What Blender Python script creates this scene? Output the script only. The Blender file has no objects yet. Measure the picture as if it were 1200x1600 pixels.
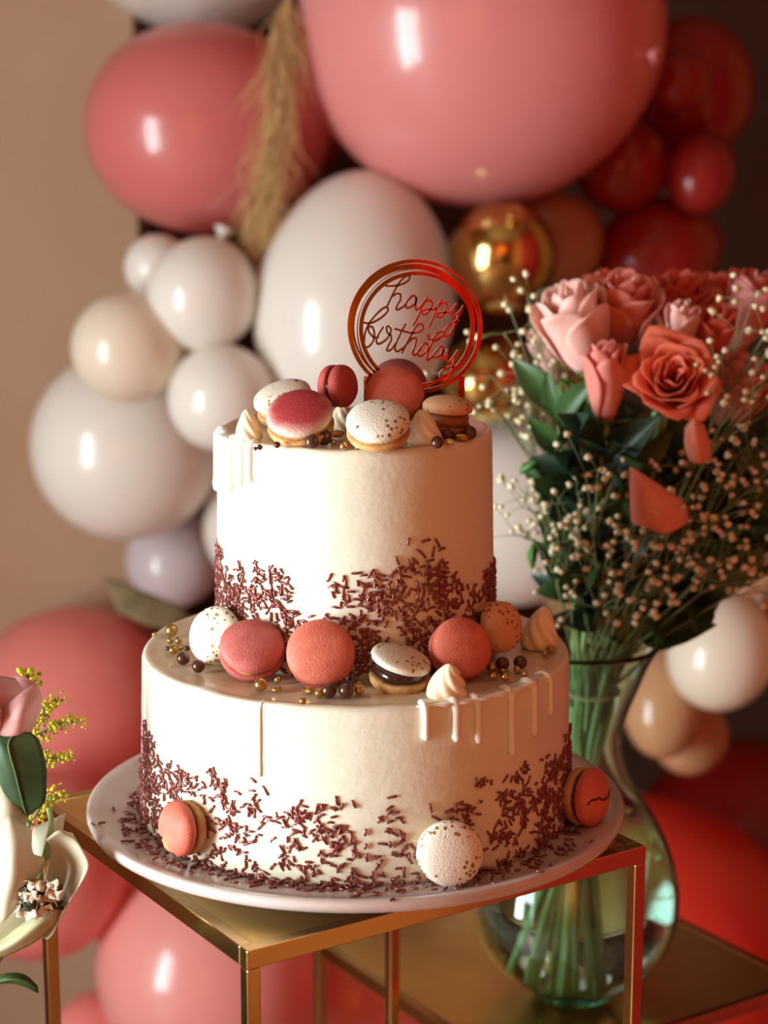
import bpy, math, random
import numpy as np
from mathutils import Vector, Matrix, noise
PI = math.pi
C = bpy.context.scene.collection
S = bpy.context.scene
rnd = random.Random(7)

# ------------------------------------------------------------------ camera
PITCH = math.radians(11.74); F = 3050.0
CAM = Vector((0.0167, -1.105, 1.318))
cd = bpy.data.cameras.new('camera'); cam = bpy.data.objects.new('camera', cd); C.objects.link(cam)
cam.location = CAM; cam.rotation_euler = (PI/2 - PITCH, 0, 0)
cd.sensor_fit = 'VERTICAL'; cd.sensor_height = 36; cd.sensor_width = 27
cd.lens = F/1600*36; cd.clip_start = 0.05
cd.dof.use_dof = True; cd.dof.focus_distance = 1.07; cd.dof.aperture_fstop = cd.lens/1000/0.0112
S.camera = cam
# ------------------------------------------------------------------ light
w = bpy.data.worlds.new('world'); S.world = w; w.use_nodes = True
w.node_tree.nodes['Background'].inputs[0].default_value = (0.75, 0.85, 1, 1)
w.node_tree.nodes['Background'].inputs[1].default_value = 0.6
def area(name, loc, target, sx, sy, power, col):
    l = bpy.data.lights.new(name, 'AREA'); l.shape = 'RECTANGLE'; l.size = sx; l.size_y = sy
    l.energy = power; l.color = col
    o = bpy.data.objects.new(name, l); C.objects.link(o); o.location = loc
    o.rotation_euler = (Vector(target)-Vector(loc)).to_track_quat('-Z', 'Y').to_euler()
    return o
area('window_daylight', (-1.84, -0.78, 0.98), (0, -0.78, 0.98), 0.95, 1.5, 134, (0.87, 1.0, 1.0))
area('added_warm_fill', (-0.55, -2.5, 1.8), (-0.30, -3.2, 0.95), 0.3, 0.3, 30, (1.0, 0.66, 0.38))  # added fill light, warms the front wall that the topper mirrors
S.view_settings.view_transform = 'Standard'; S.view_settings.look = 'None'
S.view_settings.exposure = 0.1; S.view_settings.gamma = 1.0; S.view_settings.use_curve_mapping = False
S.cycles.use_denoising = True
S.cycles.max_bounces = 10; S.cycles.transmission_bounces = 10; S.cycles.transparent_max_bounces = 12
S.cycles.caustics_refractive = True; S.cycles.caustics_reflective = False
S.cycles.sample_clamp_indirect = 6

# ------------------------------------------------------------------ pixel -> world
CP, SP = math.cos(PITCH), math.sin(PITCH)
def ray(px, py):
    u = (px-600)/F; v = (800-py)/F
    return Vector((u, CP + v*SP, -SP + v*CP))
def P(px, py, d):
    r = ray(px, py); return CAM + r*(d/r.y)
def on_z(px, py, z):
    r = ray(px, py); return CAM + r*((z-CAM.z)/r.z)
def mpp(p):                                   # metres per pixel at p
    q = p-CAM; return (q.y*CP - q.z*SP)/F
def on_cyl(px, py, R):
    r = ray(px, py); ox, oy = CAM.x, CAM.y-(.013 if R < .1 else 0)
    a = r.x**2+r.y**2; b = 2*(ox*r.x+oy*r.y); c = ox*ox+oy*oy-R*R
    D = b*b-4*a*c
    t = (-b-math.sqrt(max(D, 0)))/(2*a)
    p = CAM+r*t; return math.atan2(p.x, -(p.y-(.013 if R < .1 else 0))), p.z

# ------------------------------------------------------------------ materials
def lin(c): return tuple(((x/255)/12.92 if x/255 <= .04045 else ((x/255+.055)/1.055)**2.4) for x in c)+(1,)
MATS = {}
def mat(name, col, rough=.5, metal=0, sss=0, coat=0, var=None, vs=40, bump=0, bs=200, trans=0, ior=1.45, speck=None, spec=.5, sheen=0, detail=4):
    if name in MATS: return MATS[name]
    m = bpy.data.materials.new(name); m.use_nodes = True; nt = m.node_tree; b = nt.nodes['Principled BSDF']
    b.inputs['Base Color'].default_value = lin(col); b.inputs['Roughness'].default_value = rough
    b.inputs['Metallic'].default_value = metal; b.inputs['IOR'].default_value = ior
    b.inputs['Specular IOR Level'].default_value = spec
    if sss:
        b.inputs['Subsurface Weight'].default_value = sss; b.inputs['Subsurface Radius'].default_value = (1, .6, .4); b.inputs['Subsurface Scale'].default_value = .004
    if coat: b.inputs['Coat Weight'].default_value = coat; b.inputs['Coat Roughness'].default_value = .08
    if trans: b.inputs['Transmission Weight'].default_value = trans
    if sheen: b.inputs['Sheen Weight'].default_value = sheen
    tc = nt.nodes.new('ShaderNodeTexCoord'); cur = None
    if var:
        n = nt.nodes.new('ShaderNodeTexNoise'); n.inputs['Scale'].default_value = vs; n.inputs['Detail'].default_value = detail
        nt.links.new(tc.outputs['Object'], n.inputs['Vector'])
        r = nt.nodes.new('ShaderNodeValToRGB'); r.color_ramp.elements[0].position = .38; r.color_ramp.elements[1].position = .62
        r.color_ramp.elements[0].color = lin(col); r.color_ramp.elements[1].color = lin(var)
        nt.links.new(n.outputs['Fac'], r.inputs['Fac']); cur = r.outputs['Color']
    if speck:                                  # gold flakes: (colour, scale, threshold)
        sc, scl, th = speck
        v = nt.nodes.new('ShaderNodeTexVoronoi'); v.inputs['Scale'].default_value = scl
        n2 = nt.nodes.new('ShaderNodeTexNoise'); n2.inputs['Scale'].default_value = scl*.22; n2.inputs['Detail'].default_value = 1
        nt.links.new(tc.outputs['Object'], v.inputs['Vector']); nt.links.new(tc.outputs['Object'], n2.inputs['Vector'])
        a = nt.nodes.new('ShaderNodeMath'); a.operation = 'LESS_THAN'; a.inputs[1].default_value = .34
        nt.links.new(v.outputs['Distance'], a.inputs[0])
        g = nt.nodes.new('ShaderNodeMath'); g.operation = 'GREATER_THAN'; g.inputs[1].default_value = th
        nt.links.new(n2.outputs['Fac'], g.inputs[0])
        mu = nt.nodes.new('ShaderNodeMath'); mu.operation = 'MULTIPLY'
        nt.links.new(a.outputs[0], mu.inputs[0]); nt.links.new(g.outputs[0], mu.inputs[1])
        mx = nt.nodes.new('ShaderNodeMixRGB'); mx.inputs[1].default_value = lin(col); mx.inputs[2].default_value = lin(sc)
        if cur: nt.links.new(cur, mx.inputs[1])
        nt.links.new(mu.outputs[0], mx.inputs[0]); cur = mx.outputs[0]
        mm = nt.nodes.new('ShaderNodeMath'); mm.operation = 'MULTIPLY'; mm.inputs[1].default_value = .7
        nt.links.new(mu.outputs[0], mm.inputs[0]); nt.links.new(mm.outputs[0], b.inputs['Metallic'])
    if cur: nt.links.new(cur, b.inputs['Base Color'])
    if bump:
        n = nt.nodes.new('ShaderNodeTexNoise'); n.inputs['Scale'].default_value = bs; n.inputs['Detail'].default_value = 3
        nt.links.new(tc.outputs['Object'], n.inputs['Vector'])
        bp = nt.nodes.new('ShaderNodeBump'); bp.inputs['Strength'].default_value = bump; bp.inputs['Distance'].default_value = .001
        nt.links.new(n.outputs['Fac'], bp.inputs['Height']); nt.links.new(bp.outputs['Normal'], b.inputs['Normal'])
        if coat: nt.links.new(bp.outputs['Normal'], b.inputs['Coat Normal'])
    MATS[name] = m; return m
def mat_translucent(name, col, rough=.5, amt=.35, var=None, vs=30):
    m = mat(name, col, rough, var=var, vs=vs)
    nt = m.node_tree
    if 'Translucent BSDF' in nt.nodes: return m
    t = nt.nodes.new('ShaderNodeBsdfTranslucent'); t.inputs[0].default_value = lin(col)
    mx = nt.nodes.new('ShaderNodeMixShader'); mx.inputs[0].default_value = amt
    out = nt.nodes['Material Output']; b = nt.nodes['Principled BSDF']
    nt.links.new(b.outputs[0], mx.inputs[1]); nt.links.new(t.outputs[0], mx.inputs[2]); nt.links.new(mx.outputs[0], out.inputs[0])
    return m
def mat_gradient(name, c0, c1, axis='Z', a=0., b_=1., rough=.5, bump=0, bs=300, sss=0, amt=0, var=.0):
    """colour runs from c0 to c1 along an object axis (the thing's own dye)"""
    m = mat(name, c0, rough, bump=bump, bs=bs, sss=sss); nt = m.node_tree; b = nt.nodes['Principled BSDF']
    tc = nt.nodes.new('ShaderNodeTexCoord'); sp = nt.nodes.new('ShaderNodeSeparateXYZ'); nt.links.new(tc.outputs['Object'], sp.inputs[0])
    mr = nt.nodes.new('ShaderNodeMapRange'); mr.inputs[1].default_value = a; mr.inputs[2].default_value = b_
    n = nt.nodes.new('ShaderNodeTexNoise'); n.inputs['Scale'].default_value = 120; nt.links.new(tc.outputs['Object'], n.inputs['Vector'])
    ad = nt.nodes.new('ShaderNodeMath'); ad.operation = 'MULTIPLY_ADD'; ad.inputs[1].default_value = (b_-a)*var; nt.links.new(n.outputs['Fac'], ad.inputs[0])
    nt.links.new(sp.outputs[axis], ad.inputs[2]); nt.links.new(ad.outputs[0], mr.inputs[0])
    mx = nt.nodes.new('ShaderNodeMixRGB'); mx.inputs[1].default_value = lin(c0); mx.inputs[2].default_value = lin(c1)
    nt.links.new(mr.outputs[0], mx.inputs[0]); nt.links.new(mx.outputs[0], b.inputs['Base Color'])
    if amt:
        t = nt.nodes.new('ShaderNodeBsdfTranslucent'); nt.links.new(mx.outputs[0], t.inputs[0])
        ms = nt.nodes.new('ShaderNodeMixShader'); ms.inputs[0].default_value = amt
        nt.links.new(b.outputs[0], ms.inputs[1]); nt.links.new(t.outputs[0], ms.inputs[2]); nt.links.new(ms.outputs[0], nt.nodes['Material Output'].inputs[0])
    return m

gold = mat('gold_metal', (208, 172, 108), .16, 1, bump=.04, bs=60)
gold_top = mat('gold_sheet', (236, 192, 108), .3, 1, var=(216, 172, 98), vs=9, bump=.03, bs=30)
cream = mat('buttercream', (232, 232, 212), .5, sss=.25, bump=.2, bs=260)
cream_top = mat('glazed_shaded_cream', (226, 208, 184), .3, sss=.1, var=(208, 182, 150), vs=22, bump=.12, bs=90, coat=.3)  # tan tone is syrup glaze plus shade on the tier tops, put into the colour
drip_m = mat('white_icing', (246, 241, 228), .25, sss=.3, coat=.4)
sprinkle_m = mat('rose_sprinkle', (138, 72, 66), .26, .4, coat=.4)
choc = mat('chocolate', (52, 26, 18), .22, coat=.5)
pearl_gold = mat('gold_pearl', (196, 160, 92), .22, .9)
pearl_brown = mat('brown_pearl', (96, 62, 50), .28, .5, coat=.3)
plate_m = mat('pearl_plate', (214, 198, 194), .22, coat=.5, sss=.05, var=(196, 178, 174), vs=14)
copper = mat('copper_mirror', (232, 140, 60), .05, 1)
glass = mat('teal_glass', (226, 250, 242), .0, trans=1, ior=1.5)
clear_water = mat('water', (250, 255, 252), 0, trans=1, ior=1.33)
stem_m = mat('green_stem', (132, 162, 96), .45, var=(160, 186, 122), vs=30)
stem_d = mat('fine_stem', (120, 132, 84), .5)
leaf_m = mat_translucent('leaf_green', (48, 78, 40), .4, .2, var=(66, 98, 50), vs=40)
leaf_d = mat_translucent('leaf_blue_green', (58, 86, 70), .35, .15, var=(40, 66, 52), vs=40)
leaf_fd = mat('leaf_dark', (40, 62, 34), .45, var=(52, 78, 42), vs=60)
calyx_m = mat('calyx_green', (104, 148, 62), .4)
blossom_m = mat('baby_blossom', (236, 222, 186), .7, var=(214, 196, 150), vs=60)
yellow_m = mat('goldenrod_yellow', (226, 204, 40), .6, var=(170, 164, 50), vs=200)
shell_tan = mat('baked_tan', (214, 170, 112), .7, bump=.5, bs=700, var=(190, 140, 84), vs=90)
fill_tan = mat('caramel_filling', (150, 98, 60), .45)
vein = mat('lily_cream', (240, 232, 206), .5, sss=.2)

# ------------------------------------------------------------------ mesh helpers
def link(name, me, m, parent=None, smooth=True, mtx=None):
    if m is not None and not me.materials:
        for x in (m if isinstance(m, (list, tuple)) else [m]): me.materials.append(x)
    if smooth: me.polygons.foreach_set('use_smooth', [True]*len(me.polygons))
    o = bpy.data.objects.new(name, me); C.objects.link(o)
    if parent: o.parent = parent
    if mtx is not None: o.matrix_local = mtx
    return o
def mesh(v, f, name='m'):
    me = bpy.data.meshes.new(name); me.from_pydata([tuple(x) for x in v], [], f); me.update(); return me
def tag(o, label=None, cat=None, group=None, kind=None):
    for k, x in (('label', label), ('category', cat), ('group', group), ('kind', kind)):
        if x: o[k] = x
    return o
def empty(name, loc, rot=None):
    o = bpy.data.objects.new(name, None); C.objects.link(o); o.empty_display_size = .02
    M = Matrix.Translation(loc)
    if rot is not None: M = M @ rot.to_4x4()
    o.matrix_world = M; return o
def thing(name, label, cat, loc=(0, 0, 0), rot=None, group=None):
    return tag(empty(name, Vector(loc), rot), label, cat, group)
def lathe(prof, n=48, closed=False, wob=None):
    v, f = [], []; K = len(prof)
    for i, (r, z) in enumerate(prof):
        for j in range(n):
            a = 2*PI*j/n; rr = r*(wob(a, i) if wob else 1)
            v.append((rr*math.sin(a), -rr*math.cos(a), z))
    for i in range(K-1 if not closed else K):
        i2 = (i+1) % K
        for j in range(n):
            j2 = (j+1) % n; f.append((i*n+j, i*n+j2, i2*n+j2, i2*n+j))
    if not closed:
        if prof[0][0] > 1e-6: f.append(tuple(range(n-1, -1, -1)))
        if prof[-1][0] > 1e-6: f.append(tuple((K-1)*n+j for j in range(n)))
    return v, f
def cr(pts, n=8):                              # catmull-rom through points (any dimension)
    A = [np.array(p, float) for p in pts]; A = [2*A[0]-A[1]]+A+[2*A[-1]-A[-2]]; out = []
    for i in range(1, len(A)-2):
        for k in range(n):
            t = k/n; p0, p1, p2, p3 = A[i-1:i+3]
            out.append(.5*((2*p1)+(-p0+p2)*t+(2*p0-5*p1+4*p2-p3)*t*t+(-p0+3*p1-3*p2+p3)*t**3))
    out.append(A[-2]); return out
def tube(pts, rad, n=8, cap=True):
    pts = [Vector(p) for p in pts]; v, f = [], []; K = len(pts)
    R = rad if isinstance(rad, (list, tuple)) else [rad]*K
    nrm = None
    for i, p in enumerate(pts):
        t = (pts[min(i+1, K-1)]-pts[max(i-1, 0)])
        t = t.normalized() if t.length > 1e-9 else Vector((0, 0, 1))
        if nrm is None:
            nrm = t.orthogonal().normalized()
        nrm = (nrm - t*nrm.dot(t)); nrm = nrm.normalized() if nrm.length > 1e-6 else t.orthogonal().normalized()
        bn = t.cross(nrm)
        for j in range(n):
            a = 2*PI*j/n; v.append(p+(nrm*math.cos(a)+bn*math.sin(a))*R[i])
    for i in range(K-1):
        for j in range(n):
            j2 = (j+1) % n; f.append((i*n+j, i*n+j2, (i+1)*n+j2, (i+1)*n+j))
    if cap: f.append(tuple(range(n-1, -1, -1))); f.append(tuple((K-1)*n+j for j in range(n)))
    return v, f
def join(parts):
    v, f = [], []
    for pv, pf in parts:
        b = len(v); v += [tuple(x) for x in pv]; f += [tuple(i+b for i in q) for q in pf]
    return v, f
def box(x0, x1, y0, y1, z0, z1):
    v = [(x, y, z) for z in (z0, z1) for y in (y0, y1) for x in (x0, x1)]
    return v, [(0, 2, 3, 1), (4, 5, 7, 6), (0, 1, 5, 4), (1, 3, 7, 5), (3, 2, 6, 7), (2, 0, 4, 6)]
def bevel(o, wd, seg=2):
    m = o.modifiers.new('bevel', 'BEVEL'); m.width = wd; m.segments = seg; m.limit_method = 'ANGLE'; return o
def solid(o, t):
    m = o.modifiers.new('thickness', 'SOLIDIFY'); m.thickness = t; m.offset = 0; return o
def sphere(r, nu=16, nv=10, c=(0, 0, 0), sq=(1, 1, 1)):
    v = [(c[0], c[1], c[2]-r*sq[2])]; f = []
    for i in range(1, nv):
        a = PI*i/nv
        for j in range(nu):
            b = 2*PI*j/nu; v.append((c[0]+r*sq[0]*math.sin(a)*math.cos(b), c[1]+r*sq[1]*math.sin(a)*math.sin(b), c[2]-r*sq[2]*math.cos(a)))
    v.append((c[0], c[1], c[2]+r*sq[2])); L = len(v)-1
    for j in range(nu):
        j2 = (j+1) % nu; f.append((0, 1+j2, 1+j)); f.append((L, L-nu+j, L-nu+j2))
        for i in range(nv-2): f.append((1+i*nu+j, 1+i*nu+j2, 1+(i+1)*nu+j2, 1+(i+1)*nu+j))
    return v, f
def patch(rows, n=5):                          # rows of (px, py, d) control points -> smooth surface
    G = [[P(*q) for q in r] for r in rows]
    R = [cr(r, n) for r in G]; cols = list(zip(*R)); Cc = [cr(c, n) for c in cols]
    U, V = len(Cc), len(Cc[0]); v = [Vector(Cc[i][j]) for i in range(U) for j in range(V)]
    f = [(i*V+j, i*V+j+1, (i+1)*V+j+1, (i+1)*V+j) for i in range(U-1) for j in range(V-1)]
    return v, f
def axis_rot(ax, roll=0):
    q = Vector(ax).normalized().to_track_quat('Z', 'Y'); return q.to_matrix() @ Matrix.Rotation(roll, 3, 'Z')

# ------------------------------------------------------------------ room
def struct(name, parts, m, bev=0):
    o = link(name, mesh(*join(parts)), m, smooth=False); o['kind'] = 'structure'; return o
wall_dark = mat('wall_dark_brown', (88, 62, 42), .8, var=(80, 56, 38), vs=2)
wall_beige = mat('wall_beige', (206, 176, 144), .8, var=(200, 170, 138), vs=3)
wall_red = mat('wall_crimson', (188, 44, 62), .75, var=(178, 38, 52), vs=3)
floor_m = mat('floor_wood', (168, 130, 108), .4, var=(140, 104, 84), vs=6)
ceil_m = mat('ceiling_cream', (160, 136, 112), .9)
struct('floor', [box(-1.75, 1.75, -3.2, 2.3, -.05, 0)], floor_m)
struct('ceiling', [box(-1.75, 1.75, -3.2, 2.3, 2.5, 2.55)], ceil_m)
struct('wall_back', [box(-1.75, 1.75, 2.25, 2.35, 0, 2.5)], wall_dark)
struct('wall_front', [box(-1.75, 1.75, -3.3, -3.2, 0, 2.5)], mat('wall_orange', (224, 142, 70), .8, var=(214, 132, 64), vs=3))
struct('wall_right', [box(1.5, 1.6, -3.2, 2.25, 0, 2.5)], mat('wall_ochre', (190, 128, 80), .8, var=(180, 118, 72), vs=3))
struct('added_dark_strip', [box(-.07, .075, -3.2, -3.17, 0, 2.5)], wall_dark)  # unseen dark strip, added to darken the middle of the topper's reflection
def curtain(p0, p1, z0, z1, label):
    v, f = [], []; n = 160; p0 = Vector(p0); p1 = Vector(p1); t = (p1-p0); nn = Vector((-t.y, t.x)).normalized()
    for i in range(n+1):
        q = p0+t*(i/n)+nn*.012*math.sin(i*.7)
        v += [(q.x, q.y, z0), (q.x, q.y, z1)]
    f = [(2*i, 2*i+2, 2*i+3, 2*i+1) for i in range(n)]
    o = link('curtain', mesh(v, f), wall_red); solid(o, .002); tag(o, label, 'curtain')
curtain((1.46, -.66), (1.46, .95), .02, 2.48, 'crimson curtain on the right wall, mirrored in the stand')
curtain((.09, -3.15), (1.3, -3.15), .02, 2.48, 'unseen crimson curtain added at the far end, mirrored in the hoop topper')  # out of view, added to redden the right side of the topper's reflection
wy0, wy1, wz0, wz1 = -1.24, -.32, .24, 1.72
struct('wall_left', [box(-1.75, -1.65, -3.2, wy0, 0, 2.5), box(-1.75, -1.65, wy1, 2.25, 0, 2.5),
                     box(-1.75, -1.65, wy0, wy1, 0, wz0), box(-1.75, -1.65, wy0, wy1, wz1, 2.5)], wall_beige)
frame_w = mat('window_paint', (230, 228, 220), .5)
wparts = [box(-1.74, -1.66, wy0, wy0+.04, wz0, wz1), box(-1.74, -1.66, wy1-.04, wy1, wz0, wz1),
          box(-1.74, -1.66, wy0, wy1, wz0, wz0+.04), box(-1.74, -1.66, wy0, wy1, wz1-.04, wz1),
          box(-1.72, -1.68, (wy0+wy1)/2-.025, (wy0+wy1)/2+.025, wz0, wz1), box(-1.72, -1.68, wy0, wy1, 1.15, 1.19)]
struct('window_1', wparts, frame_w)
# beige partition behind the garland, its right edge shows left of the balloons
pe = P(214, 400, 2.42).x
struct('wall_partition', [box(-1.65, pe, 1.33, 1.43, 0, 2.5)], mat('wall_taupe', (178, 146, 118), .8, var=(172, 138, 112), vs=3))
struct('baseboard_back', [box(-1.65, 1.5, 2.23, 2.25, 0, .1)], frame_w)

# ------------------------------------------------------------------ gold stands
def stand(origin, ang, side, ztop, label, rim=.0105, leg=.0078, low=None):
    t = thing('gold_stand', label, 'stand', origin, Matrix.Rotation(ang, 3, 'Z'))   # origin = front corner; x runs right, y runs back-left
    s = side
    o = link('table_top', mesh(*box(rim*.6, s-rim*.6, rim*.6, s-rim*.6, ztop-.003, ztop-.0006)), gold_top, t, smooth=False)
    for k, b in enumerate([box(0, s, 0, leg, ztop-rim, ztop), box(0, s, s-leg, s, ztop-rim, ztop),
                           box(0, leg, leg, s-leg, ztop-rim, ztop), box(s-leg, s, leg, s-leg, ztop-rim, ztop)]):
        bevel(link('top_rail', mesh(*b), gold, t, smooth=False), .0007)
    for x, y in ((0, 0), (s-leg, 0), (0, s-leg), (s-leg, s-leg)):
        bevel(link('leg', mesh(*box(x, x+leg, y, y+leg, 0, ztop-rim)), gold, t, smooth=False), .0007)
    for b in [box(leg, s-leg, 0, leg, .02, .02+leg), box(leg, s-leg, s-leg, s, .02, .02+leg),
              box(0, leg, leg, s-leg, .02, .02+leg), box(s-leg, s, leg, s-leg, .02, .02+leg)]:
        bevel(link('base_rail', mesh(*b), gold, t, smooth=False), .0007)
    return t
A1 = math.atan2(.141, .215)
Fc = on_z(386, 1487, .900)
stand((Fc.x, Fc.y, 0), A1, .264, .900, 'tall square gold metal stand holding the birthday cake')
stand((.109, .119, 0), A1, .272, .670, 'lower gold stand behind the cake, under the glass vase')

# ------------------------------------------------------------------ plate
ZP = .911
pl = link('cake_plate', mesh(*lathe([(0, .9105), (.125, .9105), (.137, .9108), (.145, .9122), (.151, .9142), (.1565, .9158), (.1588, .9152),
        (.1592, .9125), (.1575, .9088), (.150, .9065), (.130, .9035), (.126, .9005), (.120, .9003), (.116, .9035), (0, .9035)], 128)), plate_m)
tag(pl, 'round pearly white cake plate on the tall gold stand', 'plate')

# ------------------------------------------------------------------ cake
R1, R2, Z1, Z2 = .1246, .0794, 1.0086, 1.1358
OFF = .013                                   # the upper tier sits a little behind the middle
ZB = .9106
cake = thing('birthday_cake', 'two tier white buttercream cake with rose brown sprinkles on a pearly plate', 'cake', (0, 0, ZB))
cake_i = Matrix.Translation((0, 0, -ZB))
def tier(rt, rb, z0, z1, seed):
    n = 220; v, f = [], []; prof = []
    K = 34
    for i in range(K+1):
        t = i/K; prof.append((rb+(rt-rb)*t, z0+(z1-.004-z0)*t, 1))
    for i in range(1, 7):
        a = PI/2*i/6; prof.append((rt-.0038+.0038*math.cos(a), z1-.004+.0046*math.sin(a), .8))
    prof += [(rt-.007, z1-.0002, .6), (rt-.011, z1-.0006, .4), (rt*.6, z1-.0006, .2), (rt*.3, z1-.0006, .1), (0.0005, z1-.0006, 0)]
    for (r, z, wgt) in prof:
        for j in range(n):
            a = 2*PI*j/n; dx, dy = math.sin(a), -math.cos(a)
            nn = noise.noise(Vector((dx*rt*30, dy*rt*30, z*16+seed)))*.0006 + noise.noise(Vector((dx*rt*90, dy*rt*90, z*140+seed)))*.00022
            rr = r+nn*wgt; zz = z+(noise.noise(Vector((dx*rt*40, dy*rt*40, seed)))*.0008 if wgt < 1 and wgt > .3 else 0)
            v.append((rr*dx, rr*dy, zz))
    for i in range(len(prof)-1):
        for j in range(n):
            j2 = (j+1) % n; f.append((i*n+j, i*n+j2, (i+1)*n+j2, (i+1)*n+j))
    f.append(tuple(range(n-1, -1, -1))); f.append(tuple((len(prof)-1)*n+j for j in range(n)))
    me = mesh(v, f); me.transform(cake_i)
    me.materials.append(cream); me.materials.append(cream_top)
    for p in me.polygons:
        if p.center.z > z1-ZB-.0012 and p.normal.z > .85: p.material_index = 1
    return me
lower = link('lower_tier', tier(R1, R1+.0022, ZB, Z1, 3.1), None, cake)
upper = link('upper_tier', tier(R2, R2+.0024, Z1-.0008, Z2, 9.7), None, cake); upper.location.y = OFF
def rad_at(tr, z):
    if tr == 0: return R1+.0022*(Z1-z)/(Z1-ZB)
    return R2+.0024*(Z2-z)/(Z2-Z1)
# drips of icing
def drip(tr, px, pyend, wpx, start=.009):
    Rt = (R1, R2)[tr]; Zt = (Z1, Z2)[tr]; par = (lower, upper)[tr]
    th, zend = on_cyl(px, pyend, Rt)
    pts, rr = [], []
    w_ = wpx*.5*mpp(Vector((Rt*math.sin(th), -Rt*math.cos(th), zend)))
    def at(r, z): return Vector((r*math.sin(th), -r*math.cos(th), z-ZB))
    pts += [at(Rt-start, Zt-.0004), at(Rt-start*.5, Zt), at(Rt-.0015, Zt-.0004), at(Rt+.0006, Zt-.003)]
    rr += [w_*.5, w_*1.15, w_*1.1, w_]
    m = 9
    for i in range(1, m+1):
        t = i/m; z = Zt-.003+(zend-Zt+.003)*t
        pts.append(at(rad_at(tr, z)+.0003, z)); rr.append(w_*(.82 if t < .8 else 1.05))
        pts[-1] += Vector((math.sin(th), -math.cos(th), 0))*.0005
    rr[-1] = w_*.75
    pts.append(pts[-1]+Vector((0, 0, -w_*.5))); rr.append(w_*.25)
    o = link('drip', mesh(*tube(pts, rr, 12)), drip_m, par)
    return o
for a in ((664, 1153, 15), (711, 1155, 15), (745, 1158, 13), (796, 1177, 14), (831, 1147, 14), (857, 1115, 10), (408, 1212, 5)): drip(0, *a)
for a in ((346, 765, 15), (362, 768, 15), (377, 757, 14), (392, 752, 12), (340, 764, 12)): drip(1, *a, .006)
def ribbon(tr, x0, x1, y, wid, name='icing_pool'):
    Rt = (R1, R2)[tr]; Zt = (Z1, Z2)[tr]
    t0 = on_cyl(x0, y, Rt)[0]; t1 = on_cyl(x1, y, Rt)[0]; n = 24; pts, rr = [], []
    for i in range(n+1):
        th = t0+(t1-t0)*i/n; q = Rt-wid*.55
        pts.append((q*math.sin(th), -q*math.cos(th), Zt-ZB-.0004)); rr.append(wid*(.35+.65*math.sin(PI*i/n)**.5)*(1+.2*math.sin(i*1.9)))
    v, f = tube(pts, rr, 12); zc = Zt-ZB-.0004
    v = [Vector((p[0], p[1], zc+(p[2]-zc)*(.16 if p[2] > zc else .3))) for p in v]
    link(name, mesh(v, f), drip_m, (lower, upper)[tr])
ribbon(0, 652, 845, 1100, .006); ribbon(1, 336, 402, 700, .007)

# sprinkles on the sides
def curve_y(pts, x):
    for (a, ya), (b, yb) in zip(pts, pts[1:]):
        if a <= x <= b: return ya+(yb-ya)*(x-a)/(b-a)
    return pts[0][1] if x < pts[0][0] else pts[-1][1]
UP = [(336, 845), (345, 850), (352, 888), (375, 884), (400, 880), (428, 885), (450, 905), (462, 950), (486, 962), (505, 940), (518, 900), (545, 886), (575, 884), (600, 892), (622, 872), (645, 868), (660, 852), (678, 838), (694, 848), (700, 895), (725, 903), (748, 900), (766, 880), (785, 868)]
LO = [(222, 1116), (227, 1124), (240, 1160), (252, 1185), (268, 1195), (300, 1212), (318, 1216), (326, 1202), (350, 1216), (378, 1222), (392, 1238), (410, 1260), (440, 1268), (470, 1262), (500, 1252), (540, 1248), (590, 1238), (612, 1252), (628, 1280), (650, 1285), (668, 1258), (700, 1268), (730, 1250), (752, 1215), (775, 1222), (800, 1212), (828, 1185), (850, 1178), (872, 1180), (884, 1150), (893, 1130), (900, 1122)]
def theta_table(pts, R):
    T = []
    for x, y in pts:
        lim = R*.995
        th, z = on_cyl(x, y, R+.001)
        T.append((th, z))
    T.sort(); return T
TU = theta_table(UP, R2+.0008); TL = theta_table(LO, R1+.0008)
def sprinkle_mesh(L, bend, seed):
    r = random.Random(seed); q = .00074
    pts = [(-L/2, 0, 0), (-L/2+.0003, 0, 0), (0, bend, 0), (L/2-.0003, 0, 0), (L/2, 0, 0)]
    return mesh(*tube(pts, [q*.55, q, q, q, q*.55], 6))
SM = [sprinkle_mesh(.0038+.0006*(i % 5), .0002*(i % 3), i) for i in range(8)]
for m_ in SM: m_.materials.append(sprinkle_m); m_.polygons.foreach_set('use_smooth', [True]*len(m_.polygons))
SMv = [([v.co.copy() for v in m_.vertices], [tuple(p.vertices) for p in m_.polygons]) for m_ in SM]
def spr_matrix(tr, th, z, out=.0004, rg=rnd):
    Rr = rad_at(tr, z)+out
    nrm = Vector((math.sin(th), -math.cos(th), 0)); tx = Vector((math.cos(th), math.sin(th), 0)); up = Vector((0, 0, 1))
    a = rg.gauss(0, 1.1)+PI/2*(rg.random() < .5); lift = rg.gauss(0, .16)
    x = (tx*math.cos(a)+up*math.sin(a)+nrm*lift).normalized(); zz = (nrm-x*nrm.dot(x)).normalized(); y = zz.cross(x)
    M = Matrix((x, y, zz)).transposed().to_4x4(); M.translation = nrm*Rr+Vector((0, 0, z-ZB)); return M
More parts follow.
